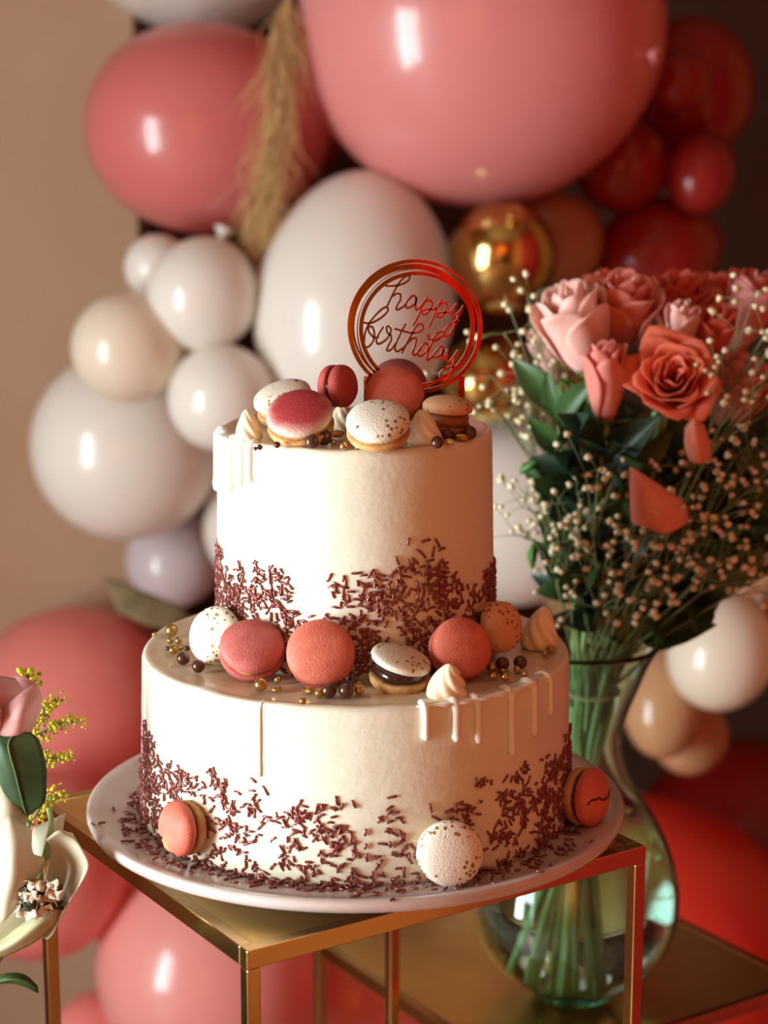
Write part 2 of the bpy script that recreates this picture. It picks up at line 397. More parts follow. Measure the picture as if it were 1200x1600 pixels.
def scatter(tr, table, z0, front_n, extra_edge):
    S_ = []; rg = random.Random(40+tr)
    def top(th):
        for (a, za), (b, zb) in zip(table, table[1:]):
            if a <= th <= b: return za+(zb-za)*(th-a)/(b-a+1e-9)
        return z0+(.035+.008*math.sin(th*5+1)+.005*math.sin(th*13))
    lo = z0+.0008; n_try = (7600, 4600)[tr]; H = (.088, .062)[tr]
    for i in range(n_try):
        th = rg.uniform(-PI, PI); z = lo+rg.random()*H; tz = top(th)+rg.gauss(0, .0008)
        if z > tz: continue
        nrm = Vector((math.sin(th), -math.cos(th), 0))
        dn = noise.noise(Vector((nrm.x*R1*60, nrm.y*R1*60, z*75+tr*5)))
        edge = (tz-z)/.006
        side = min(1.25, abs(th)/1.0) if th < 0 else min(1, max(0, th-.3)/.9)
        dens = (.56+1.3*dn+.5*side**2) if tr == 0 else (.74+1.1*dn+.25*side**2)
        if tr == 0 and -.15 < th < .45 and z > z0+.012: dens *= .7
        dens += max(0, 1-(z-lo)/.003)*.5
        if rg.random() > max(.05, min(1, dens)) * min(1, .45+edge*.5): continue
        S_.append((th, z, spr_matrix(tr, th, z, rg.choice((.0002, .0005, .0009)), rg), rg.randrange(8)))
    for px, py, ang, ln in extra_edge:
        th, z = on_cyl(px, py, R2+.001 if tr else R1+.001)
        nrm = Vector((math.sin(th), -math.cos(th), 0)); tx = Vector((math.cos(th), math.sin(th), 0)); a = math.radians(ang)
        x = (tx*math.cos(a)+Vector((0, 0, 1))*math.sin(a)); y = nrm.cross(x)
        M = Matrix((x, y, nrm)).transposed().to_4x4(); M.translation = nrm*(rad_at(tr, z)+.0004)+Vector((0, 0, z-ZB)); S_.append((th, z, M, ln))
    S_.sort(key=lambda s: abs(s[0]-.0))
    par = (lower, upper)[tr]
    for th, z, M, k in S_[:front_n]:
        o = bpy.data.objects.new('sprinkle', SM[k]); C.objects.link(o); o.parent = par; o.matrix_local = M
    rest = join([([M @ q for q in SMv[k][0]], SMv[k][1]) for th, z, M, k in S_[front_n:]])
    o = link('sprinkle_coating', mesh(*rest), sprinkle_m, par); o['kind'] = 'stuff'
    print('sprinkles', tr, len(S_))
EU = [(638, 846, 75, 1), (665, 845, 10, 4), (683, 848, -60, 4), (690, 858, 12, 2), (677, 862, 78, 4), (660, 866, -50, 4), (655, 862, -40, 4), (671, 876, 8, 3), (640, 880, -60, 3), (648, 876, -45, 4), (646, 884, 80, 2), (620, 876, -65, 3), (515, 902, 60, 3)]
EL = [(396, 1219, -30, 1), (415, 1235, -55, 4), (468, 1255, 60, 3), (672, 1262, -75, 3), (680, 1278, -30, 4), (700, 1266, 12, 3), (716, 1255, 18, 3), (612, 1245, 10, 3), (743, 1222, 80, 3)]
scatter(1, TU, Z1, 290, EU); scatter(0, TL, ZB, 290, EL)
# crumbs of sprinkles lying on the plate around the foot of the cake
parts = []; rg = random.Random(5)
for i in range(620):
    th = rg.uniform(-PI, PI); k = 1 if rg.random() < .35 else 0
    spread = .0045
    for c, w_ in ((-1.02, .35), (.72, .4), (.2, .2)):
        if abs(th-c) < w_: spread = .011
    r_ = R1+.0024+abs(rg.gauss(0, 1))*spread; z = .0009 + (.0012 if rg.random() < .3 else 0) + max(0, r_-.137)*.22
    a = rg.uniform(0, PI); M = Matrix.Rotation(a, 4, 'Z'); M.translation = (r_*math.sin(th), -r_*math.cos(th), z); kk = rg.randrange(8)
    parts.append(([M @ q for q in SMv[kk][0]], SMv[kk][1]))
o = link('fallen_sprinkles', mesh(*join(parts)), sprinkle_m); o.location = (0, 0, ZB)
tag(o, 'loose rose brown sprinkles fallen on the plate around the cake', 'sprinkles', None, 'stuff')

# ------------------------------------------------------------------ macarons
def shell_mesh(r, h, seed, foot=True, broken=None, wob=.03):
    prof = [(r*.90, -.0002), (r*.97, .0002), (r*1.0, .0010), (r*.985, .0020), (r*.985, .0026)]
    for i in range(1, 11):
        a = PI/2*i/10; prof.append((r*.985*math.cos(a)**.92 if i < 10 else 0.00001, .0026+(h-.0026)*math.sin(a)))
    def wb(a, i):
        q = 1+wob*noise.noise(Vector((math.cos(a)*1.3, math.sin(a)*1.3, seed+i*.15)))
        if i in (1, 2): q += .014*noise.noise(Vector((math.cos(a)*9, math.sin(a)*9, seed)))
        return q
    v, f = lathe(prof, 40, wob=wb)
    if broken:
        bx, by, br = broken; v2 = []
        for p in v:
            d = math.hypot(p[0]-bx*r*1.3, p[1]-by*r*1.3)/r
            k = max(0, 1-d/br)
            jag = noise.noise(Vector((p[0]*400, p[1]*400, seed)))*.25
            k = 1 if k > .28+jag*.5 else 0; v2.append((p[0]*(1-.10*k), p[1]*(1-.10*k), p[2]*(1-.42*k)+.0008*k*jag*4))
        v = v2
    return v, f
def mc(name, c0, c1=None, speck=None, **k):
    if c1: return mat_gradient(name, c1, c0, 'Z', .003, .0085, rough=.62, bump=.5, bs=900, sss=.05, var=.5)
    return mat(name, c0, .62, bump=.45, bs=900, speck=speck, sss=.05, **k)
flake = (168, 128, 62)
m_white = mc('shell_white', (236, 228, 212), speck=(flake, 310, .53))
m_pale = mc('shell_pale', (228, 214, 196), speck=(flake, 280, .53))
m_tansp = mc('shell_tan_speckled', (222, 172, 132), speck=((160, 104, 58), 330, .5))
m_coral = mc('shell_coral', (222, 122, 100), var=(206, 102, 82), vs=70)
m_pink = mc('shell_pink', (208, 116, 108), var=(190, 92, 86), vs=60)
m_redw = mc('shell_red_to_white', (176, 58, 62), (236, 216, 200))
m_mauve = mc('shell_mauve', (160, 84, 84), var=(140, 66, 68), vs=60)
m_rose = mc('shell_rose', (184, 80, 72), var=(168, 66, 62), vs=60)
def macaron(label, px, py, rpx, axis, zsurf, top_m, bot_m, fill_m=shell_tan, h=.0088, th=.0042, roll=0, seed=0, top_tilt=None, broken=None, group=None, hb=None, push=None, d=None, lift=0, crack=False, emb=.004):
    ax = Vector(axis).normalized(); t = h+th*.5; hb = hb or h
    r = rpx*mpp(P(px, py, d or 1.0))
    for _ in range(3):
        hz = math.sqrt(r*r*(1-ax.z**2)+(t*ax.z)**2)+lift
        cz = zsurf+hz; sc = Vector(ax)*(t*.55)
        p = on_z(px, py, cz+sc.z) if d is None else P(px, py, d)
        c = p-sc; r = rpx*mpp(p)
    if zsurf != Z2 and d is None:                # keep it outside the frosting, pressed in by no more than emb
        O = Vector((0, OFF if zsurf == Z1 else 0, 0)); RT = .0818 if zsurf == Z1 else .1268; z_0 = c.z
        for _ in range(60):
            u = Vector((c.x-O.x, c.y-O.y, 0)); dist = u.length; u.normalize()
            e_ = math.sqrt(r*r*(1-ax.dot(u)**2)+(t*ax.dot(u))**2)
            if dist-e_-RT >= -emb: break
            c = c+(CAM-c).normalized()*.0005
        print('raised mm', round((c.z-z_0)*1000, 1))
    tt = thing('macaron', label, 'macaron', c, axis_rot(ax, roll), group)
    ins = Matrix.Translation((0, 0, th*.5))
    if top_tilt is not None:
        ins = Matrix.Translation((0, 0, th*.5+.0008)) @ Matrix.Rotation(top_tilt[0], 4, top_tilt[1])
    link('top_shell', mesh(*shell_mesh(r, h, seed, broken=broken)), top_m, tt, mtx=ins)
    link('filling', mesh(*lathe([(0.0001, -th*.5-.0004), (r*.8, -th*.5-.0004), (r*.9, -th*.2), (r*.9, th*.25), (r*.8, th*.5+.0006), (0.0001, th*.5+.0006)], 32, wob=lambda a, i: 1+.03*math.sin(a*5+seed))), fill_m, tt)
    link('bottom_shell', mesh(*shell_mesh(r*.99, hb, seed+5)), bot_m, tt, mtx=Matrix.Translation((0, 0, -th*.5)) @ Matrix.Rotation(PI, 4, 'X'))
    if broken:
        q = Vector((broken[0], broken[1], 0))*r*.72
        v, f = sphere(r*.34, 22, 14, (q.x, q.y, .0040), (1.25, 1, .55)); v = [Vector(x)*(1+.05*noise.noise(Vector(x)*700)) for x in v]
        link('crumb', mesh(v, f), mat('crumb_tan', (206, 146, 92), .9, bump=1, bs=800), tt, mtx=ins)
    if crack:
        pts = []
        for i in range(9):
            x = -r*.8+r*1.6*i/8; y = .0016*math.sin(i*.9)+(.0005 if i % 2 else -.0004)
            rr = math.hypot(x, y)/r; z = .0026+(h-.0026)*math.sqrt(max(0, 1-rr**2))-.0001
            pts.append((x, y, z))
        link('crack', mesh(*tube(cr(pts, 3), .0007, 6)), mat('crack_brown', (84, 36, 26), .9), tt, mtx=ins)
    u = Vector((c.x, c.y, 0)).normalized() if zsurf != Z1 else Vector((c.x, c.y-OFF, 0)).normalized(); e_ = math.sqrt(r*r*(1-ax.dot(u)**2)+(t*ax.dot(u))**2); RT = .0815 if zsurf == Z1 else .127
    print('macaron', label[:34], 'r', round(r, 4), 'dist', round(u.dot(c), 4), 'clear_mm', round((u.dot(c)-e_-RT)*1000, 1), 'outer', round((u.dot(c)+e_)*1000, 1))
    return tt, c, r
# on the upper tier
macaron('white to red dusted macaron lying at the front left of the upper tier', 468, 643, 53, (-.08, -.42, .9), Z2, m_redw, shell_tan, seed=1, top_tilt=(.12, 'X'))
macaron('pale gold flecked macaron leaning at the back left of the upper tier', 440, 616, 47, (-.25, -.3, .9), Z2, m_pale, shell_tan, seed=2, d=1.120)
macaron('dark rose macaron standing on edge left of the cake topper', 540, 603, 34, (.84, -.52, .10), Z2, m_rose, m_rose, choc, th=.002, h=.0088, seed=3, d=1.085)
macaron('white gold flecked macaron at the front middle of the upper tier', 590, 653, 51, (-.05, -.46, .88), Z2, m_white, shell_tan, seed=4, hb=.006, th=.003)
macaron('coral macaron leaning behind the front white macaron', 618, 612, 46, (.1, -.82, .55), Z2, m_coral, m_coral, seed=5, d=1.092)
macaron('mauve macaron behind the foot of the cake topper', 625, 594, 44, (.15, -.7, .7), Z2, m_mauve, m_mauve, seed=6, d=1.150)
macaron('tan gold flecked macaron at the right of the upper tier', 700, 635, 40, (.12, -.12, .98), Z2, m_tansp, fill_tan, fill_tan, h=.008, th=.006, seed=7, top_tilt=(-.08, 'X'))
# on the ledge of the lower tier
macaron('white gold flecked macaron standing at the left of the ledge', 331, 990, 46, (-.50, -.72, .42), Z1, m_white, mat('shell_olive', (176, 150, 104), .7, bump=.5, bs=700), seed=8)
macaron('pink macaron second from the left on the ledge', 394, 1006, 51, (.06, -.60, .80), Z1, m_pink, m_pink, seed=9, h=.0085)
macaron('coral macaron facing front left of centre, leaning on the upper tier', 501, 1018, 54, (.02, -.86, .5), Z1, m_coral, m_coral, seed=10, h=.0080)
macaron('open white macaron with chocolate filling on the ledge', 626, 1032, 49, (.06, -.20, .97), Z1, m_pale, shell_tan, choc, h=.0062, th=.0062, hb=.0085, seed=11, top_tilt=(.22, 'Y'))
macaron('coral macaron right of the chocolate filled one on the ledge', 724, 1010, 49, (.30, -.78, .5), Z1, m_coral, m_coral, seed=12, h=.0085)
macaron('tan gold flecked macaron at the right end of the ledge', 786, 979, 41, (.62, -.74, .26), Z1, m_tansp, m_tansp, choc, seed=13, th=.004)
# on the plate
macaron('broken pink macaron leaning on the cake at the left of the plate', 272, 1296, 43, (-.74, -.62, .10), ZP, m_coral, shell_tan, choc, th=.002, seed=14, broken=(-.35, -.75, .8), h=.0095)
macaron('round white gold flecked macaron on the plate at the front', 706, 1334, 52, (.20, -.93, .26), ZP, m_white, m_white, seed=15, h=.0080)
macaron('cracked coral macaron at the right of the plate', 930, 1246, 46, (.80, -.56, .10), ZP, m_coral, shell_tan, choc, seed=16, th=.003, h=.0095, crack=True)

# ------------------------------------------------------------------ piped cream
def dollop(label, px, py, wpx, hpx, zs, m, tilt=(0, 0, 1), seed=0):
    p0 = on_z(px, py+hpx*.38, zs); r = wpx*.5*mpp(p0); H = hpx*mpp(p0)*1.0
    n = 72; v, f = [], []; K = 22
    for i in range(K+1):
        t = i/K; z = H*t; rr = r*(1.0-.08*t)*(1-t**1.7)**.62 if t < 1 else 0
        if t < .12: rr = r*(.86+.14*t/.12)
        for j in range(n):
            a = 2*PI*j/n; q = 1+.20*(abs(math.cos(3.5*(a+t*1.9+seed)))-.5)*(1-t*.3)
            v.append((rr*q*math.cos(a)+H*.10*t*t, rr*q*math.sin(a), z))
    for i in range(K):
        for j in range(n):
            j2 = (j+1) % n; f.append((i*n+j, i*n+j2, (i+1)*n+j2, (i+1)*n+j))
    f.append(tuple(range(n-1, -1, -1)))
    o = link('cream_dollop', mesh(v, f), m)
    o.matrix_world = Matrix.Translation((p0.x, p0.y, zs-.0003)) @ axis_rot(tilt, seed).to_4x4()
    tag(o, label, 'cream', None)
ivory = mat('ivory_cream', (244, 232, 200), .32, sss=.4, coat=.2)
dollop('piped cream swirl at the left rim of the upper tier', 389, 668, 42, 50, Z2, ivory, seed=1)
dollop('piped cream swirl between the two front macarons of the upper tier', 534, 655, 44, 46, Z2, ivory, seed=2)
dollop('piped cream swirl at the front right of the upper tier', 663, 671, 54, 54, Z2, ivory, seed=.4)
dollop('piped white cream swirl on the ledge beside the open macaron', 698, 1064, 62, 56, Z1, ivory, tilt=(0, -.35, 1), seed=.9)
dollop('piped cream swirl at the far right of the ledge', 842, 985, 58, 66, Z1, ivory, seed=3)

# ------------------------------------------------------------------ sugar pearls
def nugget(r):
    v, f = sphere(r, 6, 4, sq=(1.35, .8, .75)); return v, f
PM = {}
def pearl(px, py, r, kind, zs, label, n=None):
    p = on_z(px, py, zs+r*.00036); R = r*mpp(p)
    key = 'nug' if kind == 'n' else 'sph'
    if kind == 'n':
        v, f = sphere(1, 8, 5, sq=(1.3, .85, .7))
    else: v, f = sphere(1, 20, 14)
    if (key, kind) not in PM:
        me = mesh(v, f); me.materials.append(pearl_brown if kind == 'b' else pearl_gold)
        me.polygons.foreach_set('use_smooth', [kind != 'n']*len(me.polygons)); PM[(key, kind)] = me
    hz = R*(.7 if kind == 'n' else 1)
    p = on_z(px, py, zs+hz)
    o = bpy.data.objects.new('sugar_nugget' if kind == 'n' else 'sugar_pearl', PM[(key, kind)]); C.objects.link(o)
    o.location = p; o.scale = (R, R, R); o.rotation_euler = (0, 0, px*.37 % PI)
    tag(o, label, 'cake decoration', 'sugar pearls on the upper tier' if zs == Z2 else 'sugar pearls on the ledge')
UPP = [(487, 690, 11, 'b', 'larger brown sugar pearl below the red dusted macaron'), (478, 686, 10, 'b', 'brown sugar pearl tucked left of the larger one under the red dusted macaron'),
 (506, 683, 13, 'b', 'biggest dark sugar pearl between the two front macarons of the upper tier'), (537, 697, 6.5, 'g', 'small gold pearl left below the front white macaron'),
 (527, 678, 9, 'n', 'tall gold nugget left of the front white macaron'), (558, 699, 4, 'g', 'tiny gold pearl below the front white macaron'), (521, 691, 5, 'g', 'tiny gold pearl beside the gold nugget of the upper tier'),
 (433, 695, 5.5, 'b', 'small brown pearl alone below the tan shell at the upper left'), (406, 699, 4.5, 'b', 'right one of two tiny brown pearls near the upper left rim'), (399, 701, 3.2, 'b', 'left one of two tiny brown pearls near the upper left rim'),
 (683, 691, 10, 'b', 'shiny brown pearl right of the right cream swirl on top'), (734, 676, 11, 'b', 'dark brown pearl at the right end under the tan flecked macaron'),
 (703, 690, 8, 'n', 'gold nugget beside the shiny brown pearl on top'), (721, 683, 9, 'n', 'gold nugget beside the dark brown pearl at the right end on top'), (699, 679, 9, 'b', 'brown pearl behind the gold nugget on the right of the upper tier'), (712, 677, 7, 'g', 'gold pearl behind the two right nuggets on top')]
for x, y, r, k, l in UPP: pearl(x, y, r, k, Z2, l)
LOP = [(268, 985, 10, 'g', 'large gold pearl at the left end of the ledge'), (241, 991, 3.4, 'g', 'tiny gold pearl nearest the left rim of the ledge'), (266, 1001, 5.5, 'g', 'small gold pearl just below the large one at the left end'),
 (279, 1001, 6, 'g', 'small gold pearl right below the large one at the left end'), (271, 1016, 7.5, 'g', 'middle gold pearl in the left cluster on the ledge'), (282, 1012, 6, 'n', 'gold nugget in the left cluster on the ledge'),
 (262, 1013, 4, 'b', 'tiny dark pearl at the left side of the left cluster'), (292, 1013, 4.5, 'b', 'tiny dark pearl beside the left white macaron'), (286, 1029, 10.5, 'b', 'brown pearl at the foot of the left cluster'), (310, 1041, 10.5, 'b', 'brown pearl standing apart in front of the left white macaron'),
 (407, 1070, 11, 'g', 'large gold pearl in front of the pink macaron'), (434, 1062, 6, 'g', 'small gold pearl right of the large one before the pink macaron'), (434, 1077, 7, 'n', 'gold nugget right of the large pearl before the pink macaron'),
 (482, 1078, 9, 'n', 'gold nugget in front of the centre left coral macaron'), (473, 1095, 6, 'g', 'small gold pearl lowest in front of the coral macaron'), (499, 1083, 8, 'g', 'gold pearl left of the front brown pearl pair'),
 (514, 1079, 12, 'b', 'left brown pearl of the front pair'), (541, 1079, 12, 'b', 'right brown pearl of the front pair'), (532, 1066, 9, 'b', 'brown pearl behind the front pair'),
 (561, 1077, 9, 'g', 'gold pearl between the front brown pair and the open macaron'), (560, 1067, 7, 'n', 'gold nugget behind the pearl left of the open macaron'),
 (785, 1037, 11, 'b', 'left dark pearl of the right ledge cluster'), (813, 1035, 11, 'b', 'right dark pearl of the right ledge cluster'), (768, 1043, 8, 'g', 'gold pearl right of the right coral macaron'),
 (786, 1048, 7, 'n', 'gold nugget below the left dark pearl of the right cluster'), (771, 1056, 6.5, 'g', 'small gold pearl lowest left in the right cluster'), (790, 1058, 7, 'g', 'small gold pearl lowest middle in the right cluster'),
 (808, 1046, 6, 'g', 'small gold pearl below the right dark pearl'), (820, 1053, 5.5, 'g', 'smallest gold pearl at the right of the right cluster'),
 (845, 1003, 9, 'g', 'gold pearl near the far right cream swirl'), (861, 1014, 8, 'n', 'outer gold nugget near the far right cream swirl'), (852, 1021, 7, 'n', 'lower gold nugget near the far right cream swirl')]
for x, y, r, k, l in LOP: pearl(x, y, r, k, Z1, l)

# ------------------------------------------------------------------ topper
TD = 1.112
topper = thing('cake_topper', 'copper mirror hoop topper reading happy birthday on the upper tier', 'cake topper', P(650, 620, TD))
tp0 = P(650, 620, TD); ms = mpp(P(650, 510, TD))
def tpt(cx, cy, y=0):                          # crop coordinates of the lettering -> local
    px = 540+cx/5.4545; py = 400+cy/5.4545
    q = P(px, py, TD)-tp0; return Vector((q.x, y, q.z))
lay = [0]
def plate2(outer, inner, name):
    n = len(outer); lay[0] += 1; y0 = -.0010-.00003*lay[0]; y1 = .0010
    v = [tpt(*p, y0) for p in outer]+[tpt(*p, y0) for p in inner]+[tpt(*p, y1) for p in outer]+[tpt(*p, y1) for p in inner]; f = []
    return v, n
def ring(co, ro, ci, ri):
    n = 120
    o = [(co[0]+ro*math.cos(2*PI*i/n), co[1]+ro*math.sin(2*PI*i/n)) for i in range(n)]
    q = [(ci[0]+ri*math.cos(2*PI*i/n), ci[1]+ri*math.sin(2*PI*i/n)) for i in range(n)]
    v, n = plate2(o, q, 'ring'); f = []
    for i in range(n):
        j = (i+1) % n
        f += [(i, n+i, n+j, j), (2*n+i, 2*n+j, 3*n+j, 3*n+i), (i, j, 2*n+j, 2*n+i), (n+i, 3*n+i, 3*n+j, n+j)]
    link('hoop', mesh(v, f), copper, topper, smooth=False)
ring((592, 602), 576, (604, 606), 549)
ring((580, 592), 527, (570, 604), 494)
ring((606, 622), 492, (612, 624), 462)
ring((624, 632), 530, (616, 622), 511)
def strokes(name, ss, wd=17):
    parts = []
    for s in ss:
        pts = cr(s, 6); n = len(pts); L, R_ = [], []
        for i in range(n):
            t = pts[min(i+1, n-1)]-pts[max(i-1, 0)]; t = t/(np.linalg.norm(t)+1e-9); nn = np.array((-t[1], t[0]))*wd/2
            L.append(tuple(pts[i]+nn)); R_.append(tuple(pts[i]-nn))
        v, n = plate2(L, R_, ''); f = []
        for i in range(n-1):
            j = i+1
            f += [(i, n+i, n+j, j), (2*n+i, 2*n+j, 3*n+j, 3*n+i), (i, j, 2*n+j, 2*n+i), (n+i, 3*n+i, 3*n+j, n+j)]
        f += [(0, 2*n, 3*n, n), (n-1, 2*n-1, 4*n-1, 3*n-1)]
        parts.append((v, f))
    link('letter', mesh(*join(parts)), copper, topper, smooth=False)
strokes('h', [[(320, 245), (360, 255), (420, 252), (480, 240), (530, 212), (546, 178), (525, 168), (480, 200), (430, 270), (390, 350), (352, 430), (345, 445)], [(388, 352), (430, 322), (466, 325), (466, 372), (440, 420), (432, 455), (460, 452), (520, 410)]])
strokes('a', [[(603, 362), (583, 337), (548, 358), (516, 405), (520, 440), (560, 432), (595, 400), (603, 352), (596, 415), (602, 456), (632, 440), (680, 375)]])
strokes('p', [[(697, 345), (655, 425), (620, 510), (575, 598)], [(648, 425), (700, 375), (737, 395), (730, 440), (692, 490), (655, 492), (660, 465), (705, 452), (750, 455), (780, 440)]])
strokes('p', [[(822, 365), (778, 445), (748, 525), (708, 608)], [(776, 442), (830, 396), (862, 412), (852, 470), (812, 520), (780, 512), (790, 488), (840, 480), (895, 478)]])
strokes('y', [[(948, 400), (912, 455), (900, 500), (922, 517), (962, 480), (1000, 435)], [(1002, 420), (965, 500), (932, 580), (892, 655), (852, 688), (836, 660), (870, 600), (920, 565), (965, 548)]])
strokes('b', [[(135, 560), (190, 572), (245, 560), (320, 512), (362, 460), (345, 435), (300, 460), (240, 520), (190, 590), (165, 660), (158, 730), (150, 772), (195, 772), (235, 722), (246, 660), (230, 608), (202, 600), (196, 640), (240, 690), (285, 690)]], 17)
strokes('i', [[(322, 600), (286, 660), (262, 710), (275, 748), (322, 730), (365, 690)]])
strokes('r', [[(362, 690), (386, 640), (376, 600), (350, 604), (356, 650), (388, 680), (385, 720), (360, 770), (352, 802), (385, 798), (432, 735)]])
strokes('t', [[(512, 575), (472, 650), (432, 740), (420, 790), (442, 812), (492, 780), (535, 720)], [(415, 618), (480, 635), (560, 655), (600, 652)]])
strokes('h', [[(560, 655), (630, 645), (662, 610), (640, 575), (600, 600), (560, 670), (522, 740), (478, 828)], [(520, 750), (570, 700), (603, 705), (592, 760), (570, 820), (590, 843), (645, 788)]])
strokes('d', [[(704, 765), (682, 738), (640, 780), (612, 830), (640, 852), (688, 815), (706, 770)], [(704, 660), (712, 706), (742, 716), (722, 770), (692, 860), (702, 886), (745, 850)], [(735, 722), (770, 670), (812, 643), (838, 660), (800, 700), (750, 728)]])
strokes('a', [[(832, 792), (815, 768), (780, 800), (745, 850), (762, 862), (812, 842), (832, 792), (824, 850), (838, 882), (875, 845)]])
strokes('y', [[(872, 795), (852, 855), (880, 902), (925, 850), (955, 805)], [(960, 800), (920, 900), (912, 950), (880, 1030), (830, 1062), (802, 1040), (815, 990), (860, 950), (930, 940), (1000, 945)]])
zt = Z2-tp0.z
link('stake', mesh(*box(-.030, -.026, -.001, .001, zt-.02, .012)), copper, topper, smooth=False)
link('stake', mesh(*box(.024, .028, -.001, .001, zt-.02, .012)), copper, topper, smooth=False)

# ------------------------------------------------------------------ vase
VX, VY, VZ = .158, .250, .6702
DV = VY+1.105
def rz(px, py):
    """vase profile point from a silhouette pixel on its right side"""
    q = P(px, py, DV); return abs(q.x-VX), q.z
silh = [(1036, 1000), (1016, 1030), (998, 1070), (981, 1110), (971, 1150), (974, 1185), (990, 1225), (1016, 1265), (1040, 1310), (1056, 1360), (1060, 1400), (1054, 1440), (1036, 1480), (1004, 1512), (968, 1535)]
outer = [(abs(P(x, y, DV).x-VX), P(x, y, DV).z) for x, y in silh]
outer += [(.030, VZ+.002), (.026, VZ)]
outer = [tuple(q) for q in cr(outer, 4)]
tw = .0024
inner = [(max(r-tw, .001), z if z > VZ+.016 else max(z, VZ+.010)) for r, z in outer if z > VZ+.014]
prof = [(0.0005, VZ)]+[(r, z) for r, z in reversed(outer)]+[(outer[0][0]-tw*.5, outer[0][1]+.0012)]+inner+[(inner[-1][0]*.5, VZ+.010), (0.0005, VZ+.010)]
vase = thing('glass_vase', 'teal tinted clear glass vase with a flared mouth on the lower gold stand', 'vase', (VX, VY, VZ))
vi = Matrix.Translation((0, 0, -VZ))
def glass_abs(m, col, dens):
    nt = m.node_tree; a = nt.nodes.new('ShaderNodeVolumeAbsorption'); a.inputs[0].default_value = col; a.inputs[1].default_value = dens
    nt.links.new(a.outputs[0], nt.nodes['Material Output'].inputs['Volume'])
glass_abs(glass, (.18, .84, .72, 1), 32)
me = mesh(*lathe(prof, 72)); me.transform(vi); link('glass_body', me, glass, vase)
ztop_w = P(1000, 1262, DV).z
wp = [(max(r-.0003, .001), z) for r, z in inner if z < ztop_w]
wprof = [(0.0005, VZ+.0104)]+[(wp[-1][0]*.5, VZ+.0104)]+[(r, z+.0002) for r, z in reversed(wp)]+[(wp[0][0]*.98, wp[0][1]+.0006), (0.0005, wp[0][1]+.0006)]
me = mesh(*lathe(wprof, 72)); me.transform(vi); link('water', me, clear_water, vase)

# ------------------------------------------------------------------ flowers
def bez_stem(top, tie, bot, r, n=7):
    mid = top.lerp(tie, .5)+Vector((0, .0, .006)); return cr([top, mid, tie, tie.lerp(bot, .5), bot], n), r
def petal_mesh(a0, aw, rb, rt, z0, z1, curl, peak, seed, nu=9, nv=8):
    """cupped petal around +z: angle a0 +- aw, base radius rb, upper radius rt"""
    v, f = [], []; rg = random.Random(seed); ph = rg.random()*6
    for i in range(nv+1):
        t = i/nv
        for j in range(nu+1):
            s = 2*j/nu-1
            tt = t*(1-peak*s*s)                 # rounded top
            wdt = aw*(.45+.55*math.sin(min(1, t*1.25)*PI/2))
            a = a0+s*wdt
            r = rb+(rt-rb)*math.sin(tt*PI/2)**.8
            cu = max(0, tt-.68)/.32
            r += curl*cu*cu*(1+.4*math.sin(s*4+ph))
            z = z0+(z1-z0)*(tt-.22*curl/.006*cu*cu*.35)
            r += .0012*math.sin(s*5+ph)*t*t+.0008*s*s*t
            v.append((r*math.cos(a), r*math.sin(a), z))
    W = nu+1
    for i in range(nv):
        for j in range(nu): f.append((i*W+j, i*W+j+1, (i+1)*W+j+1, (i+1)*W+j))
    return v, f
def leaf_mesh(L, W, fold=.25, bend=.3, n=10, serr=0, seed=0):
    v, f = [], []
    for i in range(n+1):
        t = i/n; wd = W*.5*math.sin(PI*t**.8)**.85*(1-.15*t)
        if serr and 0 < i < n: wd *= 1+serr*(1 if i % 2 else -1)
        z = bend*L*math.sin(t*PI*.6)-bend*L*.3*t
        for s in (-1, -.5, 0, .5, 1):
            v.append((s*wd, L*t, z+abs(s)*wd*fold*2-.0*L))
    for i in range(n):
        for j in range(4): f.append((i*5+j, i*5+j+1, (i+1)*5+j+1, (i+1)*5+j))
    return v, f
ROSE = {}
for nm, c0, c1 in (('coral', (250, 186, 158), (248, 134, 104)), ('pink', (252, 206, 194), (246, 158, 144)), ('pale', (255, 238, 228), (252, 206, 194)), ('mauve', (244, 190, 182), (236, 156, 150)), ('deep', (244, 156, 132), (236, 120, 98))):
    ROSE[nm] = mat_gradient('rose_'+nm, c0, c1, 'Z', .0, 1.0, rough=.5, amt=.3, var=.3)
def grad_fix(nm, H):
    m = ROSE[nm]
    for n in m.node_tree.nodes:
        if n.type == 'MAP_RANGE': n.inputs[1].default_value = -.2*.045; n.inputs[2].default_value = .9*.045
for k in ROSE: grad_fix(k, .05)
TIE = P(925, 1078, DV); TIE.y = VY
VIN = VZ+.014
def to_vase(seed):
    rg = random.Random(seed); a = rg.uniform(0, 2*PI); r = .004+.012*math.sqrt(rg.random())
    tie = Vector((TIE.x+r*math.cos(a), TIE.y+r*math.sin(a), TIE.z+rg.uniform(-.002, .002)))
    b = a+PI+rg.uniform(-.5, .5); rr = .008+.022*rg.random()
    bot = Vector((VX-.010+rr*math.cos(b), VY+rr*math.sin(b), VIN+.002+.012*rg.random()))
    return tie, bot
